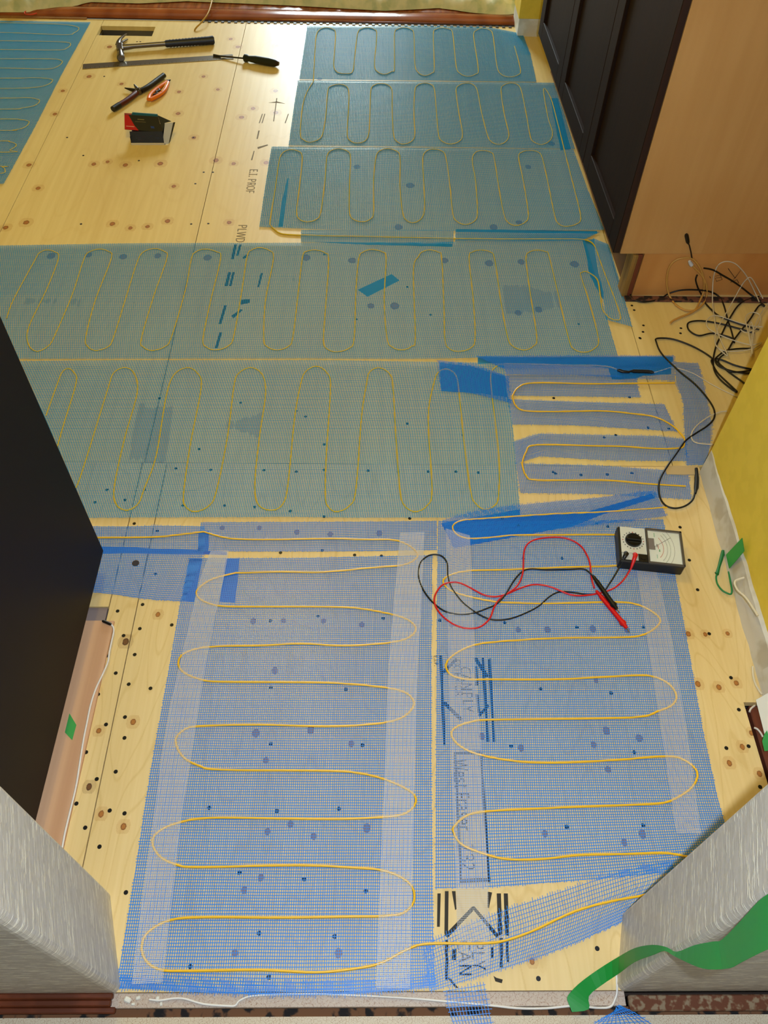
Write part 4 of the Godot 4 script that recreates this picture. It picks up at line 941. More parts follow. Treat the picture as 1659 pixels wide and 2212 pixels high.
# ---------------------------------------------------------------- tapes
func tapes() -> void:
	var bl := flat(Color(0.12, 0.36, 0.76), 0.5)
	var bt := flat(Color(0.15, 0.48, 0.66), 0.5)
	var list := [
		["short blue tape at the mat corner outside the first cable loop", [-0.423, -1.0986, -0.3926, -1.1001, -0.3961, -0.9809, -0.4248, -0.9833], bl],
		["short blue tape crossed by the first cable loop of the doorway mat", [-0.3379, -1.1005, -0.3052, -1.102, -0.303, -0.9777, -0.3394, -0.9825], bl],
		["small blue tape under the narrow single cable mesh strip", [-0.4122, -1.182, -0.3875, -1.1821, -0.3823, -1.123, -0.4076, -1.1228], bl],
		["long blue tape beside the refrigerator corner", [-0.6596, -1.1346, -0.5846, -1.1338, -0.5154, -1.1288, -0.4157, -1.1255, -0.338, -1.1206, -0.3369, -1.1112, -0.4141, -1.1133, -0.5129, -1.114, -0.581, -1.1149, -0.655, -1.113], bl],
		["wide wrinkled blue tape under the crumpled strip by the multimeter", [0.1794, -1.2107, 0.3044, -1.2377, 0.3794, -1.2559, 0.3768, -1.2325, 0.5376, -1.2455, 0.725, -1.31, 0.7277, -1.2948, 0.5832, -1.24, 0.5081, -1.2047, 0.3552, -1.1696, 0.207, -1.1353], bl],
		["blue tape under the folded mesh scrap", [0.2045, -1.7973, 0.2979, -1.7808, 0.3908, -1.7391, 0.3878, -1.6558, 0.3159, -1.6697, 0.2026, -1.6775], bl],
		["long teal tape under the cut strip with the splice", [0.3171, -1.821, 0.6155, -1.8276, 0.8956, -1.8339, 0.8906, -1.8115, 0.8542, -1.789, 0.7164, -1.779, 0.5428, -1.7963, 0.3966, -1.7981, 0.315, -1.7929], bt],
		["teal tape under the black cable splice", [0.694, -1.7906, 0.8842, -1.8014, 0.8744, -1.7577, 0.7889, -1.7487, 0.765, -1.7367, 0.6971, -1.7319], bt],
		["blue tape in the angle by the cabinet base", [0.7202, -2.415, 0.7616, -2.4267, 0.7525, -2.3626, 0.7434, -2.2351, 0.7425, -2.1337, 0.7346, -2.0961, 0.7228, -2.157, 0.7122, -2.2296, 0.7176, -2.3101], bt],
		["upright blue tape along the short mat rows", [0.7422, -3.4286, 0.7752, -3.4297, 0.7686, -3.019, 0.7276, -3.0075], bt],
		["small slanted blue tape on the long mat row", [-0.0385, -2.1331, 0.0693, -2.2167, 0.0941, -2.1832, -0.0076, -2.0986], bt],
		["thin blue tape line between the narrow strip and the short mat row", [0.2929, -2.4733, 0.7789, -2.4734, 0.7761, -2.4569, 0.2919, -2.4568], bt],
		["thin blue tape line between the narrow strip and the long mat row", [-0.2171, -2.3889, 0.2751, -2.3865, 0.2742, -2.3707, 0, -2.3752], bt],
		["slim blue crease of tape in the short mat row", [-0.3145, -2.4731, -0.2987, -2.4734, -0.2976, -2.6447, -0.2984, -2.7818, -0.3034, -2.7816, -0.3123, -2.6443], bt],
	]
	for t in list:
		var b := MB.new()
		b.prism(q2(t[1]), 0.00003, 0.00022)
		solid("painters_tape", t[0], "tape", b, t[2], "blue painters tape on the plywood")
	# white self-adhesive joint tape: a finer net on top of the cable
	var wh := flat(Color(0.82, 0.83, 0.84), 0.5)
	for t in [
		["white mesh joint tape beside the bare gap between the doorway mats", [[0.0781, -1.1759, 0.1359, -1.1791], [0.0594, -0.9698, 0.1208, -0.9701], [0.0462, -0.8169, 0.1076, -0.8171], [0.0366, -0.5951, 0.095, -0.5952], [0.0265, -0.3898, 0.0847, -0.3897], [0.0187, -0.2119, 0.0751, -0.2117]], 0.0006],
		["white mesh joint tape on the doorway mat side facing the fir board", [[-0.3751, -1.1176, -0.3334, -1.1193], [-0.3887, -1.0452, -0.336, -1.0455], [-0.3944, -0.9687, -0.342, -0.9689], [-0.4015, -0.8579, -0.348, -0.8581], [-0.4097, -0.733, -0.3517, -0.7332], [-0.4107, -0.6128, -0.3534, -0.6128], [-0.4049, -0.4783, -0.3549, -0.4782], [-0.403, -0.342, -0.3498, -0.3419], [-0.3972, -0.2191, -0.3472, -0.2216]], 0.0005],
		["white mesh joint tape over the black stamps", [[0.1898, -1.1894, 0.2463, -1.1688], [0.1821, -1.0052, 0.2401, -1.0056], [0.176, -0.8173, 0.2335, -0.8175], [0.1694, -0.6133, 0.2313, -0.6133], [0.1655, -0.3783, 0.2236, -0.3782], [0.1614, -0.2458, 0.2147, -0.2456]], 0.00042],
		["faint white mesh joint tape on the mat under the multimeter", [[0.6355, -1.0684, 0.6831, -1.0634], [0.6245, -0.8815, 0.6776, -0.8817], [0.6134, -0.7229, 0.6656, -0.723], [0.6036, -0.5984, 0.6535, -0.5984], [0.5934, -0.4672, 0.6391, -0.4671]], 0.0004]]:
		var rr := []
		for r in t[1]: rr.append(q2(r))
		var o := thing("joint_tape", t[0], "mesh tape", Vector3.ZERO, 0.0, "white mesh joint tape on the doorway mats")
		part("netting", net(rr, 0.0026, 0.0030, t[2], 0.0052, 0.0003, 0.0003, 0.001), wh, o, true)
	# green tapes
	var gr := flat(Color(0.10, 0.52, 0.18), 0.55)
	var gb := MB.new()
	gb.prism(q2([-0.6147, -0.7071, -0.5949, -0.682, -0.5959, -0.6494, -0.6147, -0.6661]), 0.0062, 0.0066)
	solid("green_tape", "small green tape patch on the fir board", "tape", gb, flat(Color(0.22, 0.60, 0.28), 0.6))

# ---------------------------------------------------------------- tools on the bare plywood
func tools() -> void:
	var steel := flat(Color(0.42, 0.39, 0.36), 0.32, 0.85)
	var bright := flat(Color(0.72, 0.72, 0.72), 0.22, 0.9)
	# claw hammer: handle along +x, head along z
	var h := thing("claw_hammer", "steel claw hammer with a dark blue rubber grip lying on plywood", "hammer", Vector3(-1.100, 0.017, -3.795), atan2(0.088, 0.39))
	var hd := MB.new()
	hd.tube(q3([0, 0, 0.108, 0, 0, 0.105, 0, 0, 0.085, 0, 0, 0.078, 0, 0, 0.05, 0, 0, 0.04]), [0.013, 0.0165, 0.0165, 0.012, 0.011, 0.014], 14)
	hd.cbox(Vector3(-0.014, -0.013, -0.022), Vector3(0.014, 0.013, 0.045), 0.004)
	for s in [-1.0, 1.0]:
		var pr := PackedVector3Array()
		var rad := []
		for i in 7:
			var t := i / 6.0
			pr.append(Vector3(-0.006 + 0.040 * t * t, s * (0.004 + 0.007 * t), -0.018 - 0.088 * t))
			rad.append(0.0125 - 0.0085 * t)
		hd.tube(pr, rad, 8, 0.7)
	part("head", hd, steel, h)
	var sh := MB.new()
	sh.tube(q3([0.0, 0, 0.005, 0.03, 0, 0.003, 0.06, 0, 0, 0.19, 0, 0, 0.205, 0, 0]), [0.010, 0.009, 0.0075, 0.0075, 0.010], 10, 1.3)
	part("shaft", sh, steel, h)
	var gp := MB.new()
	gp.tube(q3([0.195, 0, 0, 0.20, 0, 0, 0.25, 0, 0, 0.33, 0, 0, 0.385, 0, 0, 0.405, 0, 0, 0.41, 0, 0]), [0.012, 0.0145, 0.0145, 0.0155, 0.0165, 0.018, 0.012], 14)
	for i in 12: gp.tube(q3([0.215 + 0.014 * i, 0, 0, 0.220 + 0.014 * i, 0, 0]), [0.0158 + 0.0001 * i, 0.0158 + 0.0001 * i], 14)
	part("grip", gp, flat(Color(0.02, 0.06, 0.16), 0.45), h)
	# steel rule with a slotted end
	var r := thing("steel_ruler", "long bright steel rule lying between the hammer and the pliers", "ruler", Vector3(-1.232, 0, -3.641), atan2(0.119, 0.625))
	var rb := MB.new()
	rb.cbox(Vector3(0, 0.0, -0.023), Vector3(0.585, 0.0022, 0.023), 0.0004)
	rb.cbox(Vector3(0.585, 0.0, -0.023), Vector3(0.638, 0.0022, -0.008), 0.0004)
	rb.cbox(Vector3(0.585, 0.0, 0.008), Vector3(0.638, 0.0022, 0.023), 0.0004)
	part("blade", rb, flat(Color(0.56, 0.54, 0.50), 0.28, 0.8), r)
	for i in 30:
		var tk := MB.new()
		tk.box(Vector3(0.012 + 0.019 * i, 0.0022, 0.011), Vector3(0.0135 + 0.019 * i, 0.0024, 0.022))
		part("tick_mark", tk, flat(Color(0.15, 0.14, 0.13), 0.6), r)
	# screwdriver across the end of the rule
	var s := thing("screwdriver", "flat screwdriver with a dark green handle resting on the rule end", "screwdriver", Vector3(-0.690, 0.0, -3.762), -atan2(0.096, 0.293))
	var sb := MB.new()
	sb.tube(q3([0.0, 0.0045, 0, 0.008, 0.005, 0, 0.03, 0.006, 0, 0.16, 0.0145, 0]), [0.006, 0.0055, 0.0035, 0.0035], 8)
	part("shaft", sb, flat(Color(0.30, 0.29, 0.27), 0.3, 0.9), s)
	var sg := MB.new()
	sg.tube(q3([0.143, 0.016, 0, 0.148, 0.016, 0, 0.160, 0.016, 0, 0.168, 0.016, 0, 0.20, 0.0165, 0, 0.26, 0.0165, 0, 0.292, 0.016, 0, 0.302, 0.016, 0]), [0.008, 0.0155, 0.0155, 0.0115, 0.0155, 0.0165, 0.0145, 0.009], 12)
	part("handle", sg, flat(Color(0.045, 0.085, 0.05), 0.35), s)
	var cap := MB.new()
	cap.tube(q3([0.296, 0.016, 0, 0.307, 0.016, 0]), [0.0125, 0.008], 12)
	part("end_cap", cap, flat(Color(0.12, 0.03, 0.03), 0.4), s)
	# pliers with one black and one red grip, opened wide
	var p := thing("pliers", "opened long nose pliers with one black and one red grip", "pliers", Vector3(-0.951, 0.0, -3.405))
	var dk := flat(Color(0.20, 0.18, 0.15), 0.35, 0.8)
	var ja := MB.new()
	ja.tube(q3([0.0, 0.011, 0.0, -0.03, 0.011, -0.013, -0.062, 0.010, -0.030]), [0.011, 0.008, 0.0025], 8, 0.8)
	ja.tube(q3([0.0, 0.011, 0.0, -0.012, 0.011, -0.026, -0.030, 0.010, -0.062]), [0.011, 0.008, 0.0025], 8, 0.8)
	part("jaws", ja, dk, p)
	var pv := MB.new()
	pv.tube(q3([0, 0.003, 0, 0, 0.021, 0]), [0.013, 0.013], 14)
	pv.tube(q3([0, 0.021, 0, 0, 0.0235, 0]), [0.006, 0.005], 10)
	part("pivot", pv, flat(Color(0.40, 0.37, 0.30), 0.3, 0.8), p)
	for g in [[1.0, Color(0.03, 0.035, 0.03), q3([0.008, 0.011, -0.006, 0.022, 0.012, -0.022, 0.040, 0.012, -0.055, 0.062, 0.012, -0.105, 0.080, 0.012, -0.145])], [-1.0, Color(0.30, 0.025, 0.02), q3([-0.006, 0.011, 0.010, -0.018, 0.012, 0.045, -0.036, 0.012, 0.085, -0.056, 0.012, 0.120, -0.072, 0.012, 0.150])]]:
		var gm := MB.new()
		gm.tube(smooth(g[2], 3), 0.0115, 10, 0.9)
		part("grip", gm, flat(g[1], 0.45), p)
	var bd := MB.new()
	bd.tube(q3([-0.055, 0.012, 0.118, -0.063, 0.012, 0.132, -0.074, 0.012, 0.153]), 0.0122, 10, 0.9)
	part("grip_end", bd, flat(Color(0.03, 0.025, 0.02), 0.5), p)
	# small yellow-handled wire cutters
	var y := thing("wire_cutters", "small wire cutters with orange yellow handles beside the pliers", "pliers", Vector3(-0.866, 0.0, -3.42))
	for g in [q3([0.016, 0.009, -0.075, 0.002, 0.010, -0.045, -0.018, 0.010, -0.005, -0.034, 0.010, 0.045, -0.034, 0.010, 0.078]), q3([0.020, 0.009, -0.072, 0.020, 0.010, -0.035, 0.016, 0.010, 0.005, 0.000, 0.010, 0.045, -0.026, 0.010, 0.080])]:
		var gm := MB.new()
		gm.tube(smooth(g, 3), 0.0085, 8, 0.9)
		part("handle", gm, flat(Color(0.90, 0.46, 0.04), 0.45), y)
	var cj := MB.new()
	cj.tube(q3([0.012, 0.009, -0.066, 0.018, 0.009, -0.085, 0.026, 0.008, -0.098]), [0.009, 0.008, 0.003], 8, 0.7)
	part("jaws", cj, dk, y)
	var sp := MB.new()
	sp.tube(q3([-0.010, 0.011, -0.012, 0.0, 0.012, 0.004, -0.014, 0.012, 0.016, -0.004, 0.012, 0.030, -0.020, 0.011, 0.044]), 0.0042, 6)
	part("spring", sp, flat(Color(0.05, 0.05, 0.05), 0.5), y)
	var rv := MB.new()
	for i in 7: rv.tube(q3([0.021 - 0.0015 * i, 0.0175, -0.050 + 0.011 * i, 0.0206 - 0.0015 * i, 0.019, -0.047 + 0.011 * i]), [0.0028, 0.002], 6)
	part("grip_ridges", rv, flat(Color(0.95, 0.85, 0.6), 0.4), y)
	# torn carton, its printed lid propped open
	var c := thing("torn_carton", "torn black and red printed carton propped open on the plywood", "carton", Vector3(-0.845, 0.0, -3.055), 0.03)
	var printed := carton_print()
	var tr := MB.new()
	tr.box(Vector3(-0.065, 0.0, -0.048), Vector3(0.062, 0.0016, 0.050))
	tr.box(Vector3(-0.065, 0.0, -0.048), Vector3(0.062, 0.030, -0.0464))
	tr.box(Vector3(-0.065, 0.0, -0.048), Vector3(-0.0634, 0.030, 0.050))
	part("tray", tr, flat(Color(0.10, 0.08, 0.07), 0.5), c)
	var fp := MB.new()
	fp.quad(Vector3(-0.066, 0.001, 0.052), Vector3(0.058, 0.001, 0.052), Vector3(0.056, 0.040, 0.030), Vector3(-0.067, 0.040, 0.030), Vector3.ZERO, [Vector2(0, 1), Vector2(1, 1), Vector2(1, 0.5), Vector2(0, 0.5)])
	fp.quad(Vector3(-0.066, 0.001, 0.0505), Vector3(0.058, 0.001, 0.0505), Vector3(0.056, 0.040, 0.0285), Vector3(-0.067, 0.040, 0.0285), Vector3.ZERO, [Vector2(0, 1), Vector2(1, 1), Vector2(1, 0.5), Vector2(0, 0.5)])
	part("front_panel", fp, printed, c)
	var we := MB.new()
	we.cbox(Vector3(-0.066, 0.0, 0.052), Vector3(0.060, 0.008, 0.0545), 0.0005)
	part("torn_edge", we, flat(Color(0.80, 0.76, 0.66), 0.8), c)
	var ld := MB.new()
	ld.quad(Vector3(-0.088, 0.040, 0.012), Vector3(0.055, 0.034, 0.024), Vector3(0.034, 0.068, -0.040), Vector3(-0.090, 0.074, -0.044), Vector3.ZERO, [Vector2(0, 0.5), Vector2(1, 0.5), Vector2(1, 0), Vector2(0, 0)])
	ld.quad(Vector3(-0.088, 0.0385, 0.012), Vector3(0.055, 0.0325, 0.024), Vector3(0.034, 0.0665, -0.040), Vector3(-0.090, 0.0725, -0.044), Vector3.ZERO, [Vector2(0, 0.5), Vector2(1, 0.5), Vector2(1, 0), Vector2(0, 0)])
	part("lid", ld, printed, c)
	var le := MB.new()
	le.tube(q3([-0.060, 0.0735, -0.044, 0.034, 0.068, -0.041]), 0.0035, 6)
	part("lid_edge", le, flat(Color(0.06, 0.36, 0.42), 0.5), c)
	var ew := MB.new()
	ew.quad(Vector3(0.052, 0.004, 0.050), Vector3(0.074, 0.004, 0.046), Vector3(0.092, 0.050, -0.020), Vector3(0.062, 0.052, -0.012), Vector3.ZERO)
	ew.quad(Vector3(0.052, 0.0025, 0.050), Vector3(0.074, 0.0025, 0.046), Vector3(0.092, 0.0485, -0.020), Vector3(0.062, 0.0505, -0.012), Vector3.ZERO)
	part("end_flap", ew, flat(Color(0.72, 0.72, 0.74), 0.7), c)
	var es := MB.new()
	es.quad(Vector3(0.074, 0.001, 0.046), Vector3(0.078, 0.001, 0.030), Vector3(0.098, 0.046, -0.030), Vector3(0.092, 0.050, -0.020), Vector3.ZERO)
	es.quad(Vector3(0.034, 0.068, -0.040), Vector3(0.055, 0.036, 0.022), Vector3(0.062, 0.052, -0.012), Vector3(0.086, 0.052, -0.024), Vector3.ZERO)
	part("side_flap", es, flat(Color(0.07, 0.10, 0.11), 0.5), c)

func carton_print() -> StandardMaterial3D:      # red corner, dark photograph field, rows of small print
	var im := Image.create(128, 128, false, Image.FORMAT_RGB8)
	im.fill(Color(0.09, 0.085, 0.06))
	for y in 64:
		for x in 128:
			if x < 12 + y * 0.55 and y > 6: im.set_pixel(x, y, Color(0.72, 0.05, 0.06))
			elif y < 6: im.set_pixel(x, y, Color(0.06, 0.33, 0.40) if x > 26 else Color(0.62, 0.25, 0.25))
	im.fill_rect(Rect2i(50, 20, 26, 3), Color(0.5, 0.45, 0.3))
	im.fill_rect(Rect2i(40, 30, 40, 2), Color(0.4, 0.36, 0.25))
	im.fill_rect(Rect2i(6, 50, 30, 3), Color(0.85, 0.6, 0.55))
	im.fill_rect(Rect2i(92, 44, 12, 8), Color(0.05, 0.2, 0.5))
	for k in 22:
		im.fill_rect(Rect2i(rng.randi_range(20, 110), rng.randi_range(72, 116), rng.randi_range(4, 14), rng.randi_range(3, 8)), [Color(0.10, 0.10, 0.16), Color(0.16, 0.07, 0.06), Color(0.05, 0.05, 0.05), Color(0.14, 0.16, 0.2)][k % 4])
	var m := StandardMaterial3D.new()
	m.albedo_texture = texture(im)
	m.roughness = 0.4
	return m

# ---------------------------------------------------------------- multimeter and its leads
func meter() -> void:
	var o := thing("multimeter", "black analogue multimeter with a white scale and round dial on the mesh", "multimeter", Vector3(0.671, 0.0024, -1.118), -0.125)
	var W := 0.0755
	var D := 0.0515
	var H := 0.036
	var bk := flat(Color(0.055, 0.05, 0.045), 0.42)
	var b := MB.new()
	b.cbox(Vector3(-W, 0.0, -D), Vector3(W, H - 0.002, D), 0.003)
	part("body", b, bk, o)
	var wf := MB.new()      # raised window frame over the right half
	wf.cbox(Vector3(-0.008, H - 0.002, -D), Vector3(W, H + 0.003, -D + 0.006), 0.001)
	wf.cbox(Vector3(-0.008, H - 0.002, D - 0.005), Vector3(W, H + 0.003, D), 0.001)
	wf.cbox(Vector3(W - 0.006, H - 0.002, -D), Vector3(W, H + 0.003, D), 0.001)
	wf.cbox(Vector3(-0.010, H - 0.002, -D), Vector3(-0.006, H + 0.003, D), 0.001)
	part("window_frame", wf, flat(Color(0.30, 0.27, 0.24), 0.4), o)
	var pn := MB.new()
	pn.box(Vector3(-W + 0.005, H - 0.002, -D + 0.002), Vector3(-0.011, H - 0.0012, 0.026))
	part("control_panel", pn, flat(Color(0.80, 0.80, 0.76), 0.5), o)
	for i in 20:      # range marks round the dial
		var a := TAU * i / 20.0
		var tk := MB.new()
		var cc := Vector3(-0.041 + 0.0245 * cos(a), H - 0.0011, -0.011 + 0.0245 * sin(a))
		tk.box(cc - Vector3(0.0012, 0.0001, 0.0012), cc + Vector3(0.0012, 0.0001, 0.0012))
		part("range_mark", tk, flat(Color(0.10, 0.10, 0.10) if i % 5 else Color(0.65, 0.2, 0.15), 0.6), o)
	var dl := MB.new()
	dl.tube(q3([-0.041, H - 0.002, -0.011, -0.041, H + 0.004, -0.011, -0.041, H + 0.005, -0.011]), [0.0195, 0.019, 0.017], 26)
	var dn := part("dial", dl, flat(Color(0.035, 0.033, 0.03), 0.35), o)
	var kn := MB.new()
	kn.cbox(Vector3(-0.058, H + 0.004, -0.0165), Vector3(-0.024, H + 0.011, -0.0055), 0.002)
	kn.cbox(Vector3(-0.056, H + 0.004, -0.022), Vector3(-0.026, H + 0.0065, -0.001), 0.001)
	part("pointer_knob", kn, flat(Color(0.03, 0.03, 0.028), 0.3), dn)
	var sc := MB.new()
	sc.box(Vector3(-W + 0.005, H - 0.002, 0.027), Vector3(-0.032, H - 0.0012, 0.046))
	part("socket_label", sc, flat(Color(0.72, 0.73, 0.70), 0.5), o)
	var so := MB.new()
	so.box(Vector3(-0.031, H - 0.002, 0.027), Vector3(-0.011, H - 0.0008, 0.048))
	so.tube(q3([-0.021, H - 0.001, 0.037, -0.021, H + 0.0008, 0.037]), [0.0055, 0.0055], 14)
	part("adjust_wheel", so, flat(Color(0.07, 0.05, 0.035), 0.45), o)
	var face := MB.new()
	face.quad(Vector3(-0.006, H - 0.0012, -D + 0.006), Vector3(W - 0.006, H - 0.0012, -D + 0.006), Vector3(W - 0.006, H - 0.0012, D - 0.005), Vector3(-0.006, H - 0.0012, D - 0.005), Vector3.UP, [Vector2(0, 0), Vector2(1, 0), Vector2(1, 1), Vector2(0, 1)])
	face.box(Vector3(-0.006, H - 0.0019, -D + 0.006), Vector3(W - 0.006, H - 0.0014, D - 0.005))
	part("scale_plate", face, scale_print(), o)
	var nd := MB.new()
	nd.tube(q3([0.006, H - 0.0002, 0.003, 0.048, H - 0.0002, -0.030]), 0.0005, 5)
	part("needle", nd, flat(Color(0.12, 0.12, 0.14), 0.4), o)
	var cv := MB.new()
	cv.box(Vector3(-0.006, H - 0.001, -0.022), Vector3(0.008, H + 0.0012, 0.010))
	part("coil_cover", cv, flat(Color(0.26, 0.15, 0.06), 0.3), o)
	var gl := StandardMaterial3D.new()
	gl.albedo_color = Color(1, 1, 1, 0.08)
	gl.transparency = BaseMaterial3D.TRANSPARENCY_ALPHA
	gl.roughness = 0.04
	var gp := MB.new()
	gp.box(Vector3(-0.006, H + 0.0014, -D + 0.006), Vector3(W - 0.006, H + 0.0022, D - 0.005))
	part("cover_glass", gp, gl, o)
	# test leads
	for t in [
		["red test lead of the multimeter with its red probe", Color(0.80, 0.04, 0.07), [0.6168, 0.022, -1.0641, 0.6041, 0.012, -1.0472, 0.5902, 0.005, -1.0336, 0.5713, 0.005, -1.0195, 0.5468, 0.005, -1.0092, 0.5142, 0.005, -1.0014, 0.4869, 0.005, -0.9988, 0.4659, 0.005, -1.0024, 0.4478, 0.005, -1.0111, 0.4256, 0.005, -1.0224, 0.3993, 0.005, -1.0287, 0.3774, 0.005, -1.0273, 0.3493, 0.005, -1.0169, 0.3209, 0.005, -1.0029, 0.2934, 0.005, -0.9952, 0.267, 0.005, -1.0001, 0.2415, 0.005, -1.0163, 0.2155, 0.005, -1.0314, 0.1941, 0.005, -1.0339, 0.1721, 0.005, -1.0261, 0.1571, 0.005, -1.0045, 0.1519, 0.005, -0.9845, 0.1553, 0.005, -0.966, 0.1679, 0.005, -0.9442, 0.1878, 0.005, -0.9251, 0.208, 0.005, -0.9145, 0.2286, 0.005, -0.911, 0.2496, 0.005, -0.9147, 0.2663, 0.005, -0.9266, 0.2781, 0.005, -0.9423, 0.2875, 0.005, -0.9655, 0.3011, 0.005, -0.9865, 0.3201, 0.009, -1.0004, 0.3411, 0.009, -1.0169, 0.3561, 0.005, -1.04, 0.3658, 0.005, -1.0686, 0.3717, 0.005, -1.1112, 0.3804, 0.005, -1.1385, 0.398, 0.005, -1.1551, 0.4273, 0.005, -1.1637, 0.4672, 0.005, -1.1654, 0.4943, 0.005, -1.1572, 0.5142, 0.005, -1.1394, 0.5231, 0.005, -1.1176, 0.5277, 0.005, -1.0908, 0.5248, 0.005, -1.0461, 0.5247, 0.012, -1.016], [Vector2(1368, 1195), Vector2(1364, 1226)], [0.5288, 0.009, -1.0103, 0.5736, 0.009, -0.9269, 0.5812, 0.009, -0.9115, 0.586, 0.009, -0.8985]],
		["black test lead of the multimeter with its black probe", Color(0.02, 0.022, 0.025), [0.5938, 0.02, -1.0731, 0.5815, 0.012, -1.0549, 0.5655, 0.004, -1.0341, 0.5463, 0.004, -1.0111, 0.5257, 0.004, -1.0046, 0.5039, 0.004, -1.0033, 0.4777, 0.004, -1.0081, 0.4511, 0.004, -1.0105, 0.4344, 0.004, -1.0066, 0.4168, 0.004, -0.9952, 0.3925, 0.004, -0.9727, 0.3639, 0.004, -0.9554, 0.3306, 0.004, -0.9407, 0.3038, 0.004, -0.9346, 0.2776, 0.004, -0.9357, 0.2574, 0.004, -0.9452, 0.2374, 0.004, -0.9597, 0.2176, 0.004, -0.9792, 0.203, 0.004, -1.0016, 0.1915, 0.004, -1.0256, 0.1867, 0.004, -1.0551, 0.1873, 0.004, -1.0866, 0.1794, 0.004, -1.1052, 0.1643, 0.004, -1.1132, 0.1442, 0.004, -1.1103, 0.1259, 0.004, -1.0928, 0.1185, 0.004, -1.0677, 0.1188, 0.004, -1.0443, 0.1255, 0.004, -1.0188, 0.1385, 0.004, -0.9937, 0.1536, 0.004, -0.974, 0.1739, 0.004, -0.9569, 0.1946, 0.004, -0.9497, 0.2155, 0.004, -0.9474, 0.2422, 0.004, -0.9524, 0.2695, 0.004, -0.9635, 0.2939, 0.004, -0.9759, 0.3141, 0.01, -0.9947, 0.3346, 0.004, -1.0302, 0.3537, 0.004, -1.0561, 0.3693, 0.004, -1.0693, 0.3885, 0.004, -1.0734, 0.4212, 0.004, -1.071, 0.4764, 0.004, -1.0726, 0.5075, 0.004, -1.0741, 0.5197, 0.004, -1.0676, 0.5273, 0.011, -1.05], [Vector2(1349, 1193), Vector2(1341, 1218)], [0.5257, 0.016, -1.0467, 0.5587, 0.016, -0.97, 0.5658, 0.016, -0.9566, 0.5711, 0.016, -0.9457]]]:
		var l := thing("test_lead", t[0], "test lead", Vector3.ZERO, 0.0)
		var m := flat(t[1], 0.4)
		var w := q3(t[2])
		wire("wire", w, 0.0021, m, l, 4, 7)
		var pb := q3(t[4])
		var bar := MB.new()
		var d := pb[1] - pb[0]
		bar.tube(PackedVector3Array([pb[0], pb[0] + d * 0.06, pb[0] + d * 0.14, pb[0] + d * 0.2, pb[0] + d * 0.95, pb[1], pb[1] + (pb[2] - pb[1]) * 0.05, pb[1] + (pb[2] - pb[1]) * 0.35, pb[1] + (pb[2] - pb[1]) * 0.4, pb[2]]), [0.0028, 0.004, 0.004, 0.0052, 0.0058, 0.0075, 0.0078, 0.0075, 0.0055, 0.0035], 10)
		part("probe_handle", bar, m, l)
		var tip := MB.new()
		tip.tube(PackedVector3Array([pb[2], pb[2] + (pb[3] - pb[2]) * 0.8, pb[3]]), [0.0012, 0.001, 0.0002], 6)
		part("probe_tip", tip, flat(Color(0.75, 0.70, 0.55), 0.25, 0.9), l)
		var plug := MB.new()
		var p1 := w[0]
		var up := Vector3(0.671 - 0.0, 0, 0)
		var base_at := Vector3(0, 0, 0)
		if t[1].r > 0.5: base_at = o.transform * Vector3(-0.040, H + 0.004, 0.033)
		else: base_at = o.transform * Vector3(-0.061, H + 0.004, 0.032)
		up = base_at
		plug.tube(PackedVector3Array([up + Vector3(0.0, -0.004, -0.003), up + Vector3(0.0, 0.001, 0.002), up.lerp(p1, 0.45) + Vector3(0, 0.006, 0), p1 + Vector3(0, 0.0, 0)]), [0.0052, 0.0056, 0.0048, 0.0024], 9)
		part("plug", plug, m, l)

func scale_print() -> StandardMaterial3D:      # arcs and tick figures of the meter face
	var im := Image.create(256, 256, false, Image.FORMAT_RGB8)
	im.fill(Color(0.86, 0.88, 0.85))
	var c := Vector2(10, 132)
	for arc in [[108, Color(0.70, 0.30, 0.28), 3.0], [140, Color(0.25, 0.3, 0.32), 1.5], [165, Color(0.25, 0.4, 0.35), 1.5], [196, Color(0.3, 0.3, 0.32), 1.5]]:
		for i in 900:
			var a := deg_to_rad(-46.0 + 92.0 * i / 900.0)
			for j in int(arc[2] * 2.0):
				var p: Vector2 = c + Vector2(cos(a), sin(a)) * (arc[0] + j * 0.5)
				if p.x < 255 and p.y > 0 and p.y < 255: im.set_pixel(int(p.x), int(p.y), arc[1])
		for i in 24:
			var a := deg_to_rad(-46.0 + 92.0 * i / 23.0)
			for j in 16:
				var p: Vector2 = c + Vector2(cos(a), sin(a)) * (arc[0] + j * 0.5)
				if p.x < 255 and p.y > 0 and p.y < 255: im.set_pixel(int(p.x), int(p.y), arc[1])
	im.fill_rect(Rect2i(48, 120, 6, 34), Color(0.12, 0.12, 0.12))
	im.fill_rect(Rect2i(66, 104, 6, 26), Color(0.12, 0.10, 0.10))
	im.fill_rect(Rect2i(76, 110, 5, 34), Color(0.70, 0.15, 0.12))
	im.fill_rect(Rect2i(82, 146, 9, 20), Color(0.10, 0.55, 0.28))
	im.fill_rect(Rect2i(52, 14, 6, 34), Color(0.35, 0.65, 0.5))
	im.fill_rect(Rect2i(60, 190, 6, 30), Color(0.45, 0.7, 0.6))
	var m := StandardMaterial3D.new()
	m.albedo_texture = texture(im)
	m.roughness = 0.5
	return m

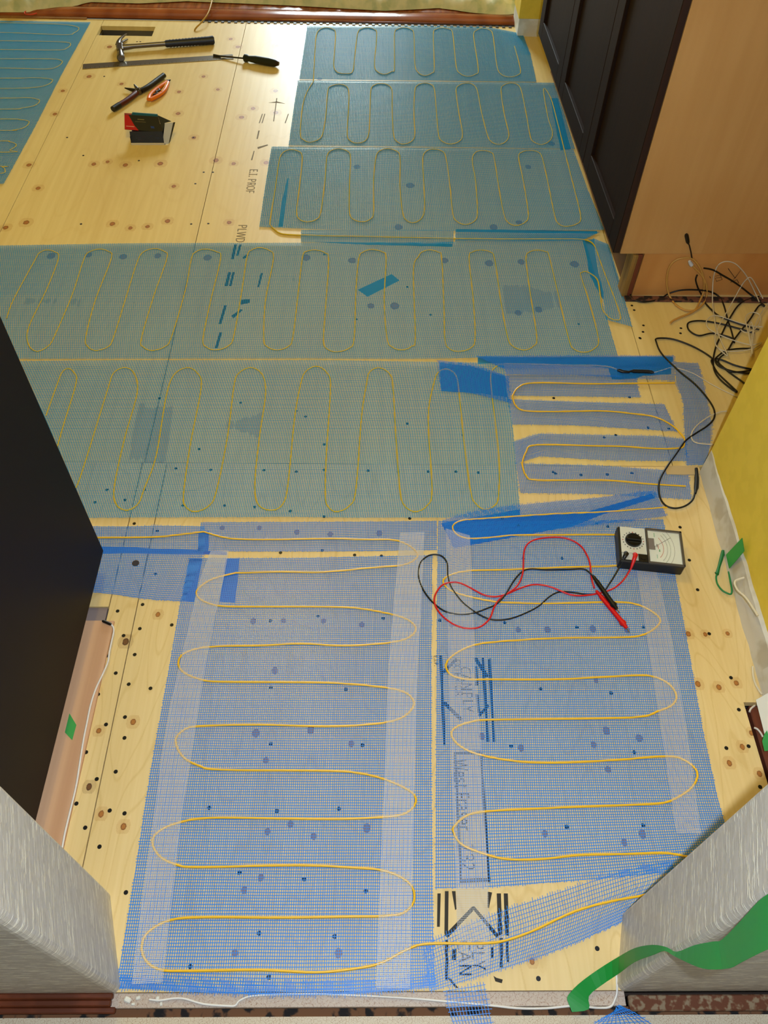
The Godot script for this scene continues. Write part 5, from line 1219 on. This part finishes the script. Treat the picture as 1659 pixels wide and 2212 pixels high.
# ---------------------------------------------------------------- cords and wires
func cords() -> void:
	var bk := flat(Color(0.022, 0.02, 0.018), 0.45)
	var wh := flat(Color(0.82, 0.77, 0.66), 0.5)
	var c := thing("black_cord", "long thin black cord looped over the cut strips to an inline coupler", "cord")
	wire("wire", q3([1.2345, 0.0054, -2.117, 1.1655, 0.005, -2.0814, 1.1072, 0.005, -2.0013, 1.0682, 0.005, -1.9352, 1.0374, 0.005, -1.8819, 1.0117, 0.005, -1.8198, 1.0016, 0.005, -1.7698, 1.009, 0.005, -1.7309, 1.0309, 0.005, -1.6929, 1.0438, 0.005, -1.6818, 1.0253, 0.005, -1.7215, 1.0085, 0.005, -1.7601, 1.0026, 0.005, -1.8056, 1.0064, 0.005, -1.8258, 0.9677, 0.005, -1.8704, 0.913, 0.005, -1.905, 0.8647, 0.005, -1.9085, 0.8579, 0.005, -1.8894, 0.8634, 0.005, -1.8379, 0.8956, 0.005, -1.7682, 0.9268, 0.005, -1.7182, 0.9462, 0.005, -1.673, 0.9582, 0.005, -1.6269, 0.9577, 0.005, -1.5943, 0.9456, 0.005, -1.5674, 0.9201, 0.005, -1.5425, 0.8814, 0.005, -1.5144, 0.85, 0.005, -1.4885, 0.8178, 0.005, -1.4463, 0.7844, 0.005, -1.402, 0.7574, 0.005, -1.3619, 0.7446, 0.005, -1.3306, 0.74, 0.005, -1.2924, 0.7486, 0.005, -1.267, 0.7701, 0.005, -1.2583, 0.7977, 0.005, -1.266, 0.8212, 0.005, -1.2856, 0.835, 0.005, -1.313]), 0.0026, bk, c)
	var cp := MB.new()
	cp.tube(q3([0.833, 0.006, -1.3061, 0.8372, 0.006, -1.3183, 0.8399, 0.006, -1.3245, 0.8464, 0.006, -1.3463, 0.8494, 0.006, -1.3588, 0.8525, 0.006, -1.3715, 0.856, 0.006, -1.3906]), [0.003, 0.0045, 0.006, 0.006, 0.0062, 0.0045, 0.004], 9)
	part("coupler", cp, flat(Color(0.05, 0.055, 0.05), 0.5), c)
	var c2 := thing("black_cord", "black cord running from the cabinet corner into the tangle", "cord")
	wire("wire", q3([0.8225, 0.0102, -2.117, 0.8261, 0.005, -2.0983, 0.8508, 0.005, -2.0825, 0.8885, 0.005, -2.0878, 0.9214, 0.005, -2.1047, 0.9442, 0.0119, -2.117, 0.977, 0.0247, -2.117, 1.0203, 0.0271, -2.117, 1.0659, 0.0225, -2.117, 1.1007, 0.007, -2.117, 1.1094, 0.005, -2.0803, 1.1029, 0.005, -2.0012, 1.0996, 0.005, -1.9465, 1.0936, 0.005, -1.8932, 1.0909, 0.005, -1.9143, 1.0398, 0.005, -1.9348, 0.9946, 0.005, -1.9233, 0.9714, 0.005, -1.9444, 0.971, 0.005, -1.9726, 0.9848, 0.005, -1.9881, 1.0189, 0.005, -1.9931, 1.0665, 0.005, -1.9829, 1.118, 0.005, -1.962, 1.1678, 0.005, -1.9369]), 0.0026, bk, c2)
	var c3 := thing("black_cord", "black cord lying slanted against the base board", "cord")
	wire("wire", q3([1.023, 0.1076, -2.117, 1.0537, 0.1014, -2.117, 1.0887, 0.0833, -2.117, 1.143, 0.0533, -2.117, 1.2017, 0.0138, -2.117, 1.2311, 0.006, -2.0813, 1.2367, 0.006, -2.0653, 1.2204, 0.006, -2.0696, 1.1716, 0.006, -2.0011, 1.1274, 0.006, -1.9458, 1.0944, 0.006, -1.9026, 1.0593, 0.006, -1.85, 1.0333, 0.006, -1.8251, 1.0225, 0.006, -1.8048, 1.0282, 0.006, -1.7849, 1.0497, 0.006, -1.7635, 1.0769, 0.006, -1.7639, 1.1126, 0.006, -1.7703]), 0.0026, bk, c3)
	var c4 := thing("black_cord", "short black cord behind the tan coil of cable", "cord")
	wire("wire", q3([1.0112, 0.0822, -2.117, 1.0129, 0.0635, -2.117, 1.0297, 0.0343, -2.117, 1.0507, 0.0063, -2.117, 1.0528, 0.006, -2.078, 1.0664, 0.006, -2.0395, 1.0794, 0.006, -2.0173, 1.1053, 0.006, -1.9956, 1.1484, 0.006, -1.97, 1.1864, 0.006, -1.9532]), 0.0026, bk, c4)
	var c5 := thing("black_cord", "black cord loops disappearing behind the yellow wall corner", "cord")
	wire("wire", q3([1.1407, 0.005, -1.8668, 1.1057, 0.005, -1.8663, 1.0616, 0.005, -1.8573, 1.0306, 0.005, -1.8343, 1.0157, 0.005, -1.8138, 1.019, 0.005, -1.7898, 1.0451, 0.005, -1.7704, 1.0895, 0.005, -1.7593, 1.1326, 0.005, -1.7677, 1.1144, 0.005, -1.7754, 1.071, 0.005, -1.7906, 1.0363, 0.005, -1.8141, 1.0167, 0.005, -1.8179, 1.0383, 0.005, -1.7703, 1.0672, 0.005, -1.7278, 1.091, 0.005, -1.6938]), 0.0026, bk, c5)
	var pc := thing("power_jack", "black jack plug on a short lead standing against the birch panel", "plug")
	wire("lead", q3([0.9773, 0.1384, -2.117, 0.9678, 0.1594, -2.117, 0.9604, 0.1738, -2.117, 0.9536, 0.1864, -2.117, 0.9488, 0.1927, -2.117]), 0.0022, flat(Color(0.10, 0.05, 0.03), 0.5), pc, 4)
	var pj := MB.new()
	pj.tube(q3([0.9484, 0.1933, -2.116, 0.9455, 0.198, -2.116, 0.9417, 0.2058, -2.116, 0.934, 0.2213, -2.116, 0.9317, 0.2243, -2.116]), [0.003, 0.0055, 0.006, 0.006, 0.004], 9)
	part("plug_body", pj, bk, pc)
	var tan := thing("tan_cable", "tan cable coiled once against the base board", "cable")
	wire("wire", q3([0.9773, 0.1252, -2.117, 0.9939, 0.1089, -2.117, 1.0176, 0.0891, -2.117, 1.0404, 0.0639, -2.117, 1.0574, 0.0346, -2.117, 1.0645, 0.006, -2.113, 1.0469, 0.006, -2.0779, 1.0266, 0.006, -2.0547, 1.0057, 0.006, -2.0407, 0.9801, 0.006, -2.0425, 0.9591, 0.006, -2.0649, 0.9474, 0.006, -2.1038, 0.9311, 0.0363, -2.117, 0.9184, 0.0792, -2.117, 0.917, 0.1128, -2.117, 0.929, 0.1344, -2.117, 0.9518, 0.1429, -2.117, 0.9768, 0.14, -2.117, 1.0021, 0.119, -2.117, 1.0248, 0.0892, -2.117, 1.0418, 0.0553, -2.117, 1.0516, 0.017, -2.117, 1.038, 0.006, -2.0893, 1.0147, 0.006, -2.0477, 0.9909, 0.006, -2.027, 0.9577, 0.006, -2.0085, 0.9325, 0.006, -1.9926, 0.9195, 0.006, -1.9792]), 0.0032, flat(Color(0.78, 0.58, 0.28), 0.5), tan)
	var ct := MB.new()
	ct.tube(q3([0.9632, 0.1435, -2.1, 0.968, 0.1371, -2.1, 0.9749, 0.129, -2.1]), [0.004, 0.006, 0.006], 8)
	part("end_connector", ct, flat(Color(0.80, 0.82, 0.84), 0.35), tan)
	var w := thing("cord_tangle", "tangled thin white cord with large loops beside the wall corner", "cord")
	wire("wire", q3([1.2212, 0.012, -2.0802, 1.213, 0.0228, -2.117, 1.1716, 0.0743, -2.117, 1.1376, 0.1076, -2.117, 1.109, 0.1272, -2.117, 1.0818, 0.1317, -2.117, 1.0645, 0.1199, -2.117, 1.0623, 0.0931, -2.117, 1.0693, 0.0557, -2.117, 1.0738, 0.012, -2.0821, 1.0606, 0.012, -2.0139, 1.0521, 0.012, -1.9588, 1.0511, 0.012, -1.9223, 1.0513, 0.012, -1.8801, 1.0537, 0.012, -1.8267, 1.0414, 0.012, -1.8428, 1.0312, 0.012, -1.8673, 1.0327, 0.012, -1.8945, 1.0437, 0.012, -1.9264, 1.0678, 0.012, -1.97, 1.1175, 0.012, -2.0486, 1.1626, 0.0396, -2.117, 1.1698, 0.0674, -2.117, 1.1817, 0.0745, -2.117, 1.2136, 0.0404, -2.117, 1.2378, 0.012, -2.0967]), 0.0018, wh, w)
	wire("wire", q3([1.2002, 0.008, -1.964, 1.175, 0.008, -1.9658, 1.1363, 0.008, -1.9804, 1.0991, 0.008, -2.0018, 1.0737, 0.008, -2.0147, 1.0509, 0.008, -2.0099, 1.0323, 0.008, -1.9874, 1.0285, 0.008, -1.9611, 1.0401, 0.008, -1.9397, 1.0747, 0.008, -1.9104, 1.1112, 0.008, -1.89, 1.1433, 0.008, -1.88, 1.1744, 0.008, -1.891, 1.1433, 0.008, -1.8655, 1.1007, 0.008, -1.8524, 1.0521, 0.008, -1.8517, 1.0355, 0.008, -1.8679]), 0.0018, wh, w)
	wire("wire", q3([1.2487, 0.01, -2.0764, 1.2146, 0.01, -2.0303, 1.1796, 0.01, -1.9743, 1.1526, 0.01, -1.9199, 1.1359, 0.01, -1.8713, 1.1411, 0.01, -1.9091, 1.1509, 0.01, -1.9738, 1.1555, 0.01, -2.0003, 1.1705, 0.01, -2.0228, 1.1928, 0.01, -2.03, 1.2056, 0.01, -2.0145, 1.1911, 0.01, -1.9745, 1.1663, 0.01, -1.948, 1.137, 0.01, -1.9346, 1.1264, 0.01, -1.9474]), 0.0018, wh, w)
	wire("wire", q3([1.1215, 0.012, -1.8237, 1.1434, 0.012, -1.8858, 1.163, 0.012, -1.9391, 1.1669, 0.012, -1.9826, 1.1457, 0.012, -1.9281, 1.136, 0.012, -1.8649, 1.13, 0.012, -1.834]), 0.0018, wh, w)
	var sw := thing("white_lead", "straight white lead from the cable splice under the crosswise strip", "cord")
	wire("wire", q3([0.8226, 0.003, -1.7596, 0.8491, 0.003, -1.7698, 0.879, 0.003, -1.7821, 0.9048, 0.003, -1.7765, 0.9405, 0.003, -1.7554, 0.9723, 0.003, -1.721, 1.0045, 0.003, -1.6909, 1.0373, 0.003, -1.6651, 1.0586, 0.003, -1.6468]), 0.0014, wh, sw)
	var sl := thing("cable_splice", "black heat shrink splice on blue tape joining yellow and white leads", "splice")
	var sp := MB.new()
	sp.tube(q3([0.7164, 0.0066, -1.7658, 0.7214, 0.0066, -1.7639, 0.7311, 0.0066, -1.7582, 0.7483, 0.0066, -1.7565, 0.7545, 0.0066, -1.7605, 0.7626, 0.0066, -1.7606, 0.8054, 0.0066, -1.7593, 0.8158, 0.0066, -1.7575, 0.8221, 0.0066, -1.7556]), [0.002, 0.005, 0.005, 0.004, 0.003, 0.0055, 0.0055, 0.005, 0.002], 8)
	part("sleeve", sp, bk, sl)
	var sc := thing("sensor_wire", "white wire bending round on the crosswise strip by the wall", "cord")
	wire("wire", q3([0.9938, 0.005, -1.6038, 0.9733, 0.005, -1.5999, 0.9437, 0.005, -1.5852, 0.9039, 0.005, -1.5546, 0.8809, 0.005, -1.5282, 0.8705, 0.005, -1.5057, 0.8727, 0.005, -1.4887, 0.8857, 0.005, -1.4804, 0.92, 0.005, -1.4775, 0.9472, 0.005, -1.4761]), 0.002, wh, sc)
	# white thermostat wire along the fir board with a black sleeve
	var tw := thing("thermostat_wire", "white wire with a black end along the fir board by the refrigerator", "cord")
	wire("wire", q3([-0.5703, 0.008, -0.9163, -0.5636, 0.008, -0.9081, -0.5609, 0.008, -0.8942, -0.5609, 0.008, -0.8689, -0.5605, 0.008, -0.8463, -0.559, 0.008, -0.824, -0.5641, 0.008, -0.7956, -0.5716, 0.008, -0.7614, -0.5747, 0.008, -0.7259, -0.574, 0.008, -0.6873, -0.5729, 0.008, -0.6479, -0.5697, 0.008, -0.6002, -0.5667, 0.008, -0.5541, -0.5673, 0.008, -0.5096, -0.5678, 0.008, -0.4667, -0.566, 0.008, -0.4292]), 0.002, flat(Color(0.88, 0.86, 0.84), 0.45), tw)
	var te := MB.new()
	te.tube(q3([-0.5917, 0.008, -0.9256, -0.5884, 0.008, -0.9245, -0.5726, 0.008, -0.9175, -0.5691, 0.008, -0.9151]), [0.002, 0.0036, 0.0036, 0.002], 8)
	part("end_sleeve", te, bk, tw)
	# yellow lead rising out of the plywood to the far room
	var yl := thing("yellow_lead", "thin yellow lead rising from the plywood towards the drop cloth", "cord")
	var ya := lift(q2([-0.8097, -4.0225]), 0.0)[0]
	wire("wire", PackedVector3Array([ya, ya + Vector3(0.01, 0.01, -0.01), ya + Vector3(0.03, 0.02, -0.04), ya + Vector3(0.055, 0.035, -0.11), ya + Vector3(0.06, 0.05, -0.26), ya + Vector3(0.05, 0.055, -0.5)]), 0.0035, flat(Color(0.72, 0.56, 0.14), 0.5), yl)
	# green and white wires at the yellow wall
	var gw := thing("green_wire", "green insulated wire loop hanging from the wall foot", "wire")
	wire("wire", q3([0.8599, 0.006, -1.1206, 0.8495, 0.006, -1.107, 0.8368, 0.006, -1.0842, 0.8251, 0.006, -1.0603, 0.8202, 0.006, -1.0499, 0.8188, 0.006, -1.0318, 0.8253, 0.006, -1.0152, 0.836, 0.006, -1.0064, 0.8433, 0.006, -1.0051, 0.8482, 0.006, -1.0153, 0.8508, 0.006, -1.0371, 0.8545, 0.006, -1.0671]), 0.0022, flat(Color(0.06, 0.46, 0.22), 0.5), gw)
	var gn := MB.new()
	gn.tube(q3([0.8561, 0.008, -1.126, 0.8452, 0.008, -1.1016, 0.8336, 0.008, -1.0788, 0.8241, 0.008, -1.059, 0.8221, 0.008, -1.0642]), [0.004, 0.0045, 0.0035, 0.0045, 0.003], 7)
	part("taped_end", gn, flat(Color(0.05, 0.42, 0.18), 0.55), gw)
	var ww := thing("wall_wire", "white wire sticking out of the yellow wall foot", "wire")
	wire("wire", PackedVector3Array([Vector3(0.868, 0.055, -1.02), Vector3(0.842, 0.045, -1.015), Vector3(0.835, 0.055, -0.985), Vector3(0.838, 0.075, -0.95), Vector3(0.845, 0.085, -0.90)]), 0.0028, wh, ww)
	var wv := thing("wall_cable", "grey white cable lying along the foot of the yellow wall", "cable")
	wire("wire", q3([0.8408, 0.006, -0.8187, 0.8354, 0.006, -0.7966, 0.8348, 0.006, -0.7769, 0.8385, 0.006, -0.7618, 0.8419, 0.006, -0.7533]) , 0.0025, wh, wv)
	# white sensor wire on the tile strip
	var fw := thing("floor_wire", "white wire lying along the broken tile strip", "cord")
	wire("wire", q3([-0.3658, 0, -0.1964, -0.3476, 0, -0.1949, -0.3246, 0, -0.1976, -0.305, 0, -0.1968, -0.2728, 0, -0.1892, -0.2336, 0, -0.1864, -0.2196, 0, -0.187, -0.2111, 0, -0.1951, -0.1804, 0, -0.2017, -0.0704, 0, -0.2027, 0.0558, 0, -0.1974, 0.1344, 0, -0.1916, 0.2127, 0, -0.1852, 0.2595, 0, -0.1809, 0.3068, 0, -0.1807, 0.3546, 0, -0.1839, 0.3936, 0, -0.181, 0.416, 0, -0.1823, 0.4257, 0, -0.1925, 0.4322, 0, -0.2062, 0.4357, 0, -0.2341]), 0.0019, flat(Color(0.86, 0.84, 0.82), 0.5), fw)

# ---------------------------------------------------------------- trims, cloth, green ribbon
func trims() -> void:
	# broken tile strip and the dirty joint before the hall floor
	var tile := terrazzo(5.0, 15, [Color(0.72, 0.66, 0.60), Color(0.78, 0.72, 0.66), Color(0.66, 0.58, 0.52), Color(0.70, 0.62, 0.56)], Color(0.55, 0.42, 0.33))
	var b := MB.new()
	b.cbox(Vector3(-0.43, -0.03, -0.2065), Vector3(0.445, -0.003, -0.184), 0.001)
	solid("tile_strip", "broken marble tile strip along the plywood edge in the doorway", "tile", b, tile)
	var j := MB.new()
	j.box(Vector3(-1.2, -0.07, -0.1845), Vector3(1.2, -0.016, -0.1705))
	var jo := part("trim_joint", j, spotted(Color(0.42, 0.28, 0.17), Color(0.07, 0.05, 0.04), 0.03, 3.2, 0.9, 17, 0.42, 0.6), self)
	jo.set_meta("kind", "structure")
	jo.set_meta("label", "dirty joint between the tile strip and the hall floor")
	# wooden base moulding left of the doorway, its end broken away
	var bm := MB.new()
	for r in [[-1.2, 0.0, -0.205, -0.425, 0.012, -0.196], [-1.2, -0.006, -0.196, -0.428, 0.006, -0.186], [-1.2, -0.010, -0.186, -0.420, 0.0, -0.176]]:
		bm.cbox(Vector3(r[0], r[1], r[2]), Vector3(r[3], r[4], r[5]), 0.002)
	var bs := part("baseboard_left", bm, spotted(Color(0.42, 0.20, 0.10), Color(0.33, 0.15, 0.07), 0.02, 1.5, 0.4, 18), self)
	bs.set_meta("kind", "structure")
	bs.set_meta("label", "red brown wooden moulding under the wallpaper by the refrigerator")
	var br := MB.new()
	br.cbox(Vector3(0.45, -0.012, -0.2), Vector3(1.2, 0.0, -0.176), 0.002)
	var bp := part("baseboard_right", br, spotted(Color(0.38, 0.20, 0.10), Color(0.52, 0.44, 0.34), 0.05, 4.0, 0.8, 19, 0.45, 0.7), self)
	bp.set_meta("kind", "structure")
	# crumbs of plaster in the doorway corner
	for a in [[-0.402, -0.196, 0.006], [-0.385, -0.199, 0.004], [-0.352, -0.197, 0.0045], [-0.345, -0.190, 0.003], [-0.392, -0.190, 0.003]]:
		var cb := MB.new()
		cb.cbox(Vector3(-a[2], 0, -a[2] * 0.7), Vector3(a[2], a[2] * 0.8, a[2] * 0.7), a[2] * 0.3)
		var co := solid("plaster_crumb", "small white plaster crumb in the doorway corner below the mesh", "crumb", cb, flat(Color(0.85, 0.84, 0.80), 0.9), "plaster crumbs in the doorway corner")
		co.position = Vector3(a[0], -0.003, a[1])
		co.rotation.y = a[0] * 40.0
	# open trench in the floor by the right wall, with the old sill board
	var si := MB.new()
	si.cbox(Vector3(0.815, -0.05, -0.736), Vector3(0.862, -0.012, -0.346), 0.002)
	solid("sill_board", "red brown sill board in the trench at the plywood edge", "board", si, wood(Color(0.46, 0.22, 0.11), Color(0.30, 0.13, 0.07), Vector3(3, 3, 0.6), 0.7, 29))
	var card := MB.new()
	var cq := [Vector3(0.822, 0.012, -0.738), Vector3(0.860, 0.10, -0.74), Vector3(0.860, 0.12, -0.60), Vector3(0.818, 0.010, -0.645)]
	card.quad(cq[0], cq[1], cq[2], cq[3])
	card.quad(cq[0] + Vector3(0.004, -0.003, 0), cq[1] + Vector3(0.001, -0.003, 0), cq[2] + Vector3(0.001, -0.003, 0), cq[3] + Vector3(0.004, -0.003, 0))
	solid("white_card", "white card leaning against the foot of the yellow wall", "card", card, flat(Color(0.88, 0.88, 0.86), 0.7))
	var gt := MB.new()
	gt.prism(q2([0.8147, -0.6597, 0.8288, -0.6746, 0.8197, -0.6254, 0.804, -0.6234, 0.8055, -0.6449]), 0.018, 0.0188)
	solid("green_tape", "green tape piece below the white card in the trench", "tape", gt, flat(Color(0.16, 0.56, 0.26), 0.6))
	for k in 2:
		var o := thing("trench_wire", ["short white wire bridging the trench beside the white card corner", "short white wire bridging the trench by the green tape"][k], "wire")
		wire("wire", q3([[0.8087, -0.004, -0.7178, 0.8138, -0.004, -0.7251, 0.8238, -0.004, -0.7325], [0.8075, -0.002, -0.6819, 0.8134, -0.002, -0.6789, 0.8179, -0.002, -0.6708, 0.8201, -0.002, -0.6618]][k]), 0.0022, flat(Color(0.82, 0.78, 0.74), 0.5), o)
	# green tape on the plaster foot
	var g1 := MB.new()
	var a1 := Vector3(0.8535, 0.022, -1.105)
	g1.quad(a1, a1 + Vector3(0.004, 0.085, 0.012), a1 + Vector3(0.004, 0.075, 0.042), a1 + Vector3(0.0, -0.006, 0.036))
	g1.quad(a1 - Vector3(0.001, 0, 0), a1 + Vector3(0.003, 0.085, 0.012), a1 + Vector3(0.003, 0.075, 0.042), a1 + Vector3(-0.001, -0.006, 0.036))
	solid("green_tape", "green tape holding the green wire on the plaster foot", "tape", g1, flat(Color(0.16, 0.60, 0.26), 0.55))
	# long green ribbon of tape hanging off the right wallpaper
	var gr := flat(Color(0.05, 0.54, 0.19), 0.5)
	var rib := MB.new()
	var top := q3([0.3439, 0.004, -0.1923, 0.3461, 0.006, -0.1989, 0.3647, 0.012, -0.2145, 0.3985, 0.018, -0.2344]+[0.43, 0.0569, -0.2492, 0.43, 0.1554, -0.2451, 0.43, 0.2473, -0.2337, 0.43, 0.3081, -0.2202, 0.43, 0.3469, -0.2078, 0.43, 0.4194, -0.2033, 0.43, 0.4856, -0.1959, 0.43, 0.5161, -0.1925, 0.43, 0.5827, -0.1997, 0.43, 0.6443, -0.2078, 0.43, 0.6772, -0.2088])
	var bot := q3([0.3494, 0.003, -0.1748, 0.3784, 0.003, -0.1787, 0.3812, 0.004, -0.1976, 0.4047, 0.01, -0.2132]+[0.427, 0.0445, -0.2249, 0.427, 0.1525, -0.2259, 0.427, 0.2569, -0.2192, 0.427, 0.306, -0.2158]+[0.417, 0.3737, -0.1978, 0.417, 0.4397, -0.1767, 0.417, 0.4844, -0.1658, 0.417, 0.5494, -0.157, 0.417, 0.5858, -0.157, 0.417, 0.6334, -0.1574, 0.417, 0.6708, -0.1572])
	top = smooth(top, 3)
	bot = smooth(bot, 3)
	for i in top.size() - 1:
		rib.quad(top[i], top[i + 1], bot[i + 1], bot[i])
		rib.quad(top[i] + Vector3(-0.0006, 0.0004, 0), top[i + 1] + Vector3(-0.0006, 0.0004, 0), bot[i + 1] + Vector3(-0.0006, 0.0004, 0), bot[i] + Vector3(-0.0006, 0.0004, 0))
	solid("green_tape", "long crumpled green tape ribbon hanging off the silver wallpaper", "tape", rib, gr)
	# stapled metal edge along the nosing
	var tr := thing("edge_trim", "dark toothed metal strip stapled along the hardwood nosing", "trim")
	var tb := MB.new()
	tb.cbox(Vector3(-0.80, 0.0, -4.142), Vector3(0.665, 0.004, -4.126), 0.001)
	part("strip", tb, flat(Color(0.11, 0.08, 0.075), 0.5), tr)
	for i in 48:
		var t := MB.new()
		t.cbox(Vector3(-0.79 + 0.0304 * i, 0.0, -4.127), Vector3(-0.776 + 0.0304 * i, 0.003, -4.110), 0.0008)
		part("tooth", t, flat(Color(0.11, 0.08, 0.075), 0.5), tr)
	var tl := MB.new()
	tl.cbox(Vector3(-1.95, -0.002, -4.145), Vector3(-1.32, 0.005, -4.120), 0.001)
	solid("edge_batten", "pale wooden batten along the nosing by the crosswise looped mat", "batten", tl, wood(Color(0.62, 0.44, 0.22), Color(0.50, 0.33, 0.15), Vector3(0.6, 2, 2), 0.7, 30))
	# drop cloth over the hardwood, its front edge rumpled
	var cl := thing("drop_cloth", "rumpled pale green cotton drop cloth on the hardwood floor", "drop cloth")
	var ed := q2([-2.3378, -4.102, -1.7195, -4.1448, -1.5935, -4.1503, -1.437, -4.2098, -1.3226, -4.2792, -1.1035, -4.273, -0.8905, -4.3098, -0.6249, -4.2947, -0.404, -4.2831, -0.0952, -4.2539, 0.0585, -4.2394, 0.3242, -4.2834, 0.4759, -4.2366, 0.6061, -4.2158, 0.6874, -4.2353])
	var noise := FastNoiseLite.new()
	noise.seed = 7
	noise.frequency = 3.2
	noise.fractal_octaves = 4
	var cols := 150
	var rows := 26
	var pts := []
	for i in cols + 1:
		var e := along(ed, float(i) / cols)
		var line := PackedVector3Array()
		for k in rows + 1:
			var t := float(k) / rows
			var z := e.y - 0.95 * t
			var x := e.x + 0.02 * noise.get_noise_2d(e.x * 2.0, z * 3.0)
			var nn := noise.get_noise_2d(x * 1.3 + z * 0.8, z * 2.6)
			var y := 0.015 + 0.05 * smoothstep(0.0, 0.06, t) * (0.45 + 0.55 * absf(nn) * 1.8) * (1.0 if t < 0.35 else 1.0 - 0.6 * smoothstep(0.35, 0.7, t))
			y += 0.022 * absf(noise.get_noise_2d(x * 3.1 - z * 2.0, z * 5.0)) * smoothstep(0.0, 0.04, t)
			line.append(Vector3(x, y, z))
		pts.append(line)
	var cm := MB.new()
	for i in cols + 1:
		for k in rows + 1:
			var dx: Vector3 = pts[mini(i + 1, cols)][k] - pts[maxi(i - 1, 0)][k]
			var dz: Vector3 = pts[i][mini(k + 1, rows)] - pts[i][maxi(k - 1, 0)]
			var nn := dx.cross(dz).normalized()
			if nn.y < 0: nn = -nn
			cm.v.append(pts[i][k]); cm.n.append(nn); cm.uv.append(Vector2(i, k))
	for i in cols:
		for k in rows:
			var a := i * (rows + 1) + k
			cm.ix.append_array([a, a + 1, a + rows + 1, a + rows + 1, a + 1, a + rows + 2])
	part("cloth", cm, spotted(Color(0.84, 0.82, 0.70), Color(0.70, 0.73, 0.60), 0.02, 2.0, 0.9, 33), cl)
	var oc := thing("orange_string", "thin orange string lying on the hardwood by the drop cloth", "string")
	wire("wire", lift(q2([-1.5573, -4.3147, -1.5526, -4.2606, -1.5564, -4.207, -1.5781, -4.1744, -1.6023, -4.1525, -1.5998, -4.1267, -1.572, -4.1176, -1.5466, -4.1342]), 0.018), 0.0022, flat(Color(0.85, 0.25, 0.10), 0.6), oc)
